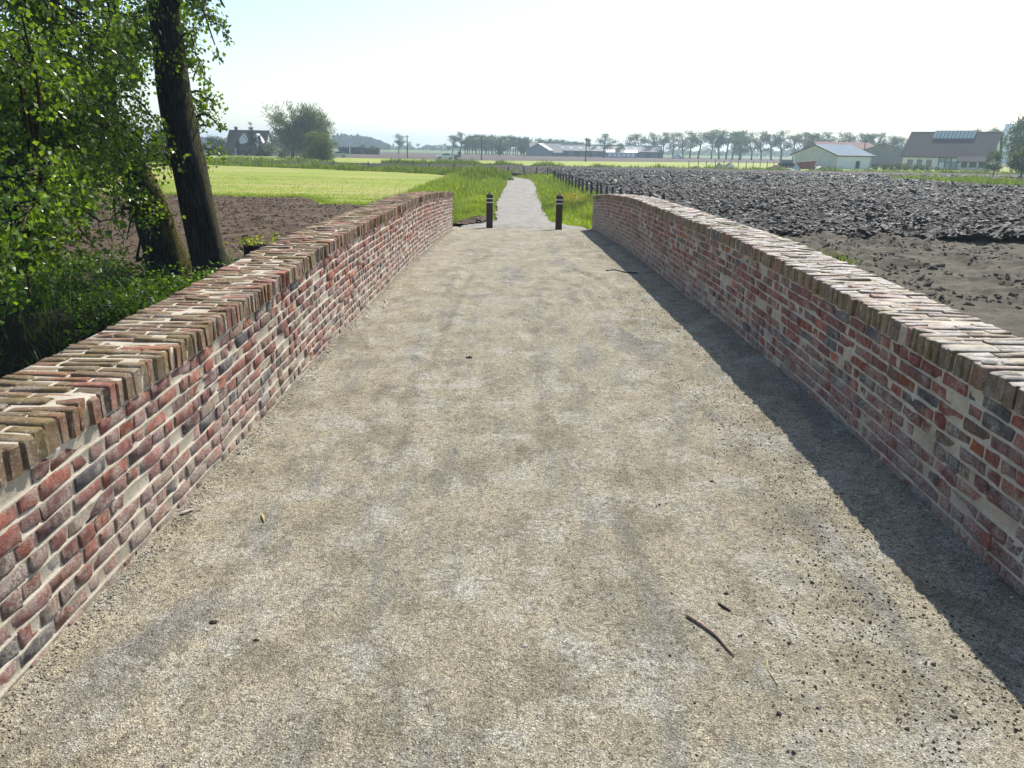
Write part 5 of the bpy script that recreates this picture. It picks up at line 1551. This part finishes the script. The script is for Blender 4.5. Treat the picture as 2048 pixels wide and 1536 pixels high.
# poles
def pole(label, px, base_py, top_py, d, rad, mat, arm=False):
    loc, h = stand(px, base_py, top_py, d)
    t = thing('utility_pole', label, 'pole', loc)
    V, F = tube([(0, 0, -0.5), (0, 0, h * 0.5), (0, 0, h)], [rad, rad * 0.85, rad * 0.65], 10)
    mk('pole_shaft', V, F, mat, t)
    if arm:
        boxpart('cross_arm', -0.45, 0.45, -0.06, 0.06, h - 0.5, h - 0.38, mat, t)
        for x in (-0.4, 0.4):
            V, F = tube([(x, 0, h - 0.38), (x, 0, h - 0.2)], 0.05, 8); mk('insulator', V, F, M['white'], t)
pole('dark utility pole left of the white car, by the spreading tree', 815, 311, 270, 215, 0.17, M['timber'], True)
pole('dark utility pole beyond the crop field, straight behind the path', 963, 318, 272, 196, 0.16, M['timber'], True)
pole('dark utility pole in front of the long barn', 1171, 322, 276, 198, 0.16, M['timber'], True)
pole('pale slim pole right of the round bush', 700, 309, 281, 215, 0.13, M['white'])
pole('pale slim pole in front of the long tree row', 1424, 326, 280, 190, 0.10, M['white'])
pole('dark pole between the pale shed roof and the grey barn', 1725, 325, 278, 200, 0.14, M['timber'], True)
# paddock posts left of the shed
for k, px in enumerate([1377, 1396, 1412, 1430, 1447, 1461, 1476, 1492, 1506, 1520, 1534, 1547, 1560]):
    loc, h = stand(px, 335 if k else 338, 321 + 0.1 * k, 140 + 1.6 * k)
    V, F = tube([(0, 0, -0.4), (0, 0, h * 0.6), (r.normal(0, 0.03), 0, h)], [0.07, 0.065, 0.06], 8)
    o = mk('paddock_post', V, F, M['timber'])
    o.location = loc
    tag(o, 'thin dark paddock post, %s from the left in the row leading to the shed' % nth(k + 1), 'fence post', 'paddock posts')
def heap(name, label, px, by, ty, d, rx, mat, cat):
    loc, h = stand(px, by, ty, d)
    rr = np.random.default_rng(int(px))
    a = np.linspace(0, 2 * np.pi, 18, endpoint=False)
    V, F = [], []
    for j, f in enumerate((0, 0.35, 0.65, 0.88, 1.0)):
        rad = rx * (1 - f) ** 0.75
        V += [(math.cos(q) * rad * rr.uniform(0.82, 1.15), math.sin(q) * rad * 0.8 * rr.uniform(0.82, 1.15), h * f * rr.uniform(0.88, 1.08)) for q in a]
    for j in range(4):
        for q in range(18): F.append((j * 18 + q, j * 18 + (q + 1) % 18, j * 18 + 18 + (q + 1) % 18, j * 18 + 18 + q))
    o = mk(name, V, np.array(F), mat, None, False)
    o.location = loc
    tag(o, label, cat)
heap('rubble_heap', 'grey rubble heap among the paddock posts, left one', 1438, 333, 326, 140, 1.3, M['rubble'], 'heap')
heap('rubble_heap', 'taller pale rubble heap among the paddock posts, right one', 1458, 336, 326, 137, 1.7, M['rubble'], 'heap')
heap('soil_heap', 'low earth heap at the left end of the paddock posts', 1392, 337, 332, 136, 1.6, M['dirt'], 'heap')
heap('soil_heap', 'dark earth heap beside the shed clutter', 1552, 336, 330, 140, 2.0, M['dirt'], 'heap')
heap('sand_heap', 'small pale sand heap in front of the shed clutter', 1577, 338, 335, 138, 1.1, M['stone'], 'heap')
heap('tarp_heap', 'pale blue tarpaulin heap at the shed gable', 1594, 335, 330, 146, 0.75, M['tarp'], 'tarpaulin')
heap('tyre_heap', 'dark heap of scrap along the foot of the shed gable', 1634, 337, 331, 147, 1.6, M['dark'], 'heap')
t = thing('skip_container', 'rust red skip container at the shed gable', 'container', (col_x(1611, 336, 147), 147, FIELD), -0.2)
V = [(-1.2, -0.7, 0.15), (1.2, -0.7, 0.15), (1.2, 0.7, 0.15), (-1.2, 0.7, 0.15), (-1.6, -0.8, 1.3), (1.6, -0.8, 1.6), (1.6, 0.8, 1.6), (-1.6, 0.8, 1.3)]
mk('tub', V, [(0, 3, 2, 1), (0, 1, 5, 4), (1, 2, 6, 5), (2, 3, 7, 6), (3, 0, 4, 7)], M['red'], t)
for x in (-1.0, 1.0): boxpart('skid', x - 0.1, x + 0.1, -0.7, 0.7, 0, 0.15, M['dark'], t)
mb = MB().tube([(-1.6, -0.82, 1.32), (1.6, -0.82, 1.62)], 0.07, 6); mb.build('rim_rail', M['red'], t)
t = thing('farm_trailer', 'dark grey farm trailer with pale load left of the shed', 'trailer', (col_x(1572, 335, 150), 150, FIELD), 0.1)
boxpart('load_bed', -1.3, 1.3, -0.8, 0.8, 0.5, 1.1, M['dark'], t); boxpart('pale_load', -1.1, 1.0, -0.6, 0.6, 1.1, 1.7, M['greywall'], t)
for x in (-0.7, 0.7):
    for y in (-0.75, 0.75): wheel(t, x, y, 0.32)

# ------------------------------------------------------------------ sticks, leaves and stones on the deck
def litter(name, label, cat, pts, rad, mat, n=7, lift=None):
    W = []
    for (px, py) in pts:
        p = onz(px, py, 0.0)
        for _ in range(4):
            p = onz(px, py, float(deck_z(np.array([p.x]), np.array([p.y]))[0]))
        W.append((p.x, p.y, p.z + (rad if np.ndim(rad) == 0 else max(rad)) * 0.9))
    W = spline(W, max(8, 4 * len(W)))
    b = W[0].copy(); b[2] -= 0.005
    rr = np.interp(np.linspace(0, 1, len(W)), np.linspace(0, 1, len(np.atleast_1d(rad))), np.atleast_1d(rad))
    V, F = tube(W - b, rr, n)
    o = mk(name, V, F, mat, None, True)
    o.location = b
    tag(o, label, cat)
litter('dry_stick', 'bent brown stick lying on the gravel, lower right', 'stick', [(1374, 1233), (1400, 1250), (1425, 1268), (1441, 1283), (1455, 1300), (1468, 1313)], [0.0065, 0.006, 0.0055, 0.005, 0.003], M['stick'])
litter('bark_strip', 'short dark bark strip just above the bent stick', 'stick', [(1436, 1208), (1448, 1216), (1461, 1224)], [0.003, 0.005, 0.003], M['clod'])
litter('straw_stalk', 'yellow straw stalk right of the bent stick', 'straw', [(1534, 1322), (1535, 1338), (1545, 1354), (1555, 1370)], 0.0022, M['straw'])
litter('pale_twig', 'pale curled twig on the gravel beside the left parapet', 'twig', [(770, 602), (773, 608), (770, 612), (768, 617)], 0.008, M['stone'])
litter('thin_twig', 'thin dark twig crossing the shadow edge far along the right parapet', 'twig', [(1212, 542), (1232, 541), (1248, 545), (1276, 547)], 0.008, M['clod'])
litter('bark_flake', 'pale bark flake at the foot of the left parapet', 'bark', [(358, 1032), (368, 1028), (388, 1021)], [0.002, 0.008, 0.003], M['stone'])
litter('curled_leaf', 'curled brown leaf on the gravel, lower left', 'leaf', [(524, 1029), (526, 1037), (529, 1046)], [0.002, 0.007, 0.002], M['straw'])
def lump(name, label, px, py, s, mat, cat='clod'):
    p = onz(px, py, 0.0)
    for _ in range(4): p = onz(px, py, float(deck_z(np.array([p.x]), np.array([p.y]))[0]))
    bm_v, F = tube([(0, 0, -0.3 * s), (0, 0, 0.1 * s), (0.1 * s, 0, 0.5 * s), (0.1 * s, 0, 0.7 * s)], [0.9 * s, 1.0 * s, 0.7 * s, 0.25 * s], 9)
    rr = np.random.default_rng(int(px + py))
    V = bm_v * np.array([1.3, 0.9, 0.8]) + rr.normal(0, 0.12 * s, bm_v.shape)
    o = mk(name, V, F, mat, None, False)
    o.location = p
    tag(o, label, cat)
lump('soil_clod', 'dark soil clod left of centre in the foreground', 513, 1281, 0.009, M['clod'])
lump('soil_clod', 'dark soil clod nearest the left parapet foot in the foreground', 427, 1245, 0.013, M['clod'])
lump('soil_clod', 'flat dark clod in the middle of the deck', 938, 716, 0.022, M['clod'])
lump('soil_clod', 'dark clod right of centre near the shadow', 1424, 963, 0.010, M['clod'])
lump('soil_clod', 'dark clod above the bent stick', 1452, 1188, 0.008, M['clod'])
lump('pale_stone', 'pale pebble with a dark side near the bottom centre', 1047, 1291, 0.011, M['stone'], 'stone')
lump('pale_stone', 'small pale pebble by the foot of the left parapet', 415, 1262, 0.009, M['stone'], 'stone')
# pebble left on the right-hand coping
p = onz(1978, 729, float(WALLS[1]['top'](3.0)))
V, F = tube([(0, 0, 0), (0, 0, 0.008), (0, 0, 0.016)], [0.026, 0.03, 0.012], 10)
o = mk('dark_pebble', V * np.array([1.2, 0.8, 1]), F, M['rubble']); o.location = (p.x, p.y, float(WALLS[1]['top'](p.y)) + 0.001)
tag(o, 'dark pebble lying on the coping of the right parapet', 'stone')

# ------------------------------------------------------------------ summer haze
hz = MB().box(-2600, 2600, -450, 2600, -4.2, 34).build('haze', None)
hz.data.materials.clear()
hm = bpy.data.materials.new('haze'); hm.use_nodes = True
hm.node_tree.nodes.clear()
ho = hm.node_tree.nodes.new('ShaderNodeOutputMaterial'); hv = hm.node_tree.nodes.new('ShaderNodeVolumePrincipled')
hv.inputs['Color'].default_value = (0.68, 0.87, 1.0, 1)
hv.inputs['Density'].default_value = 0.0006
hv.inputs['Anisotropy'].default_value = 0.35
hm.node_tree.links.new(hv.outputs[0], ho.inputs['Volume'])
hz.data.materials.append(hm)
tag(hz, 'pale blue haze over the fields', 'haze', kind='stuff')
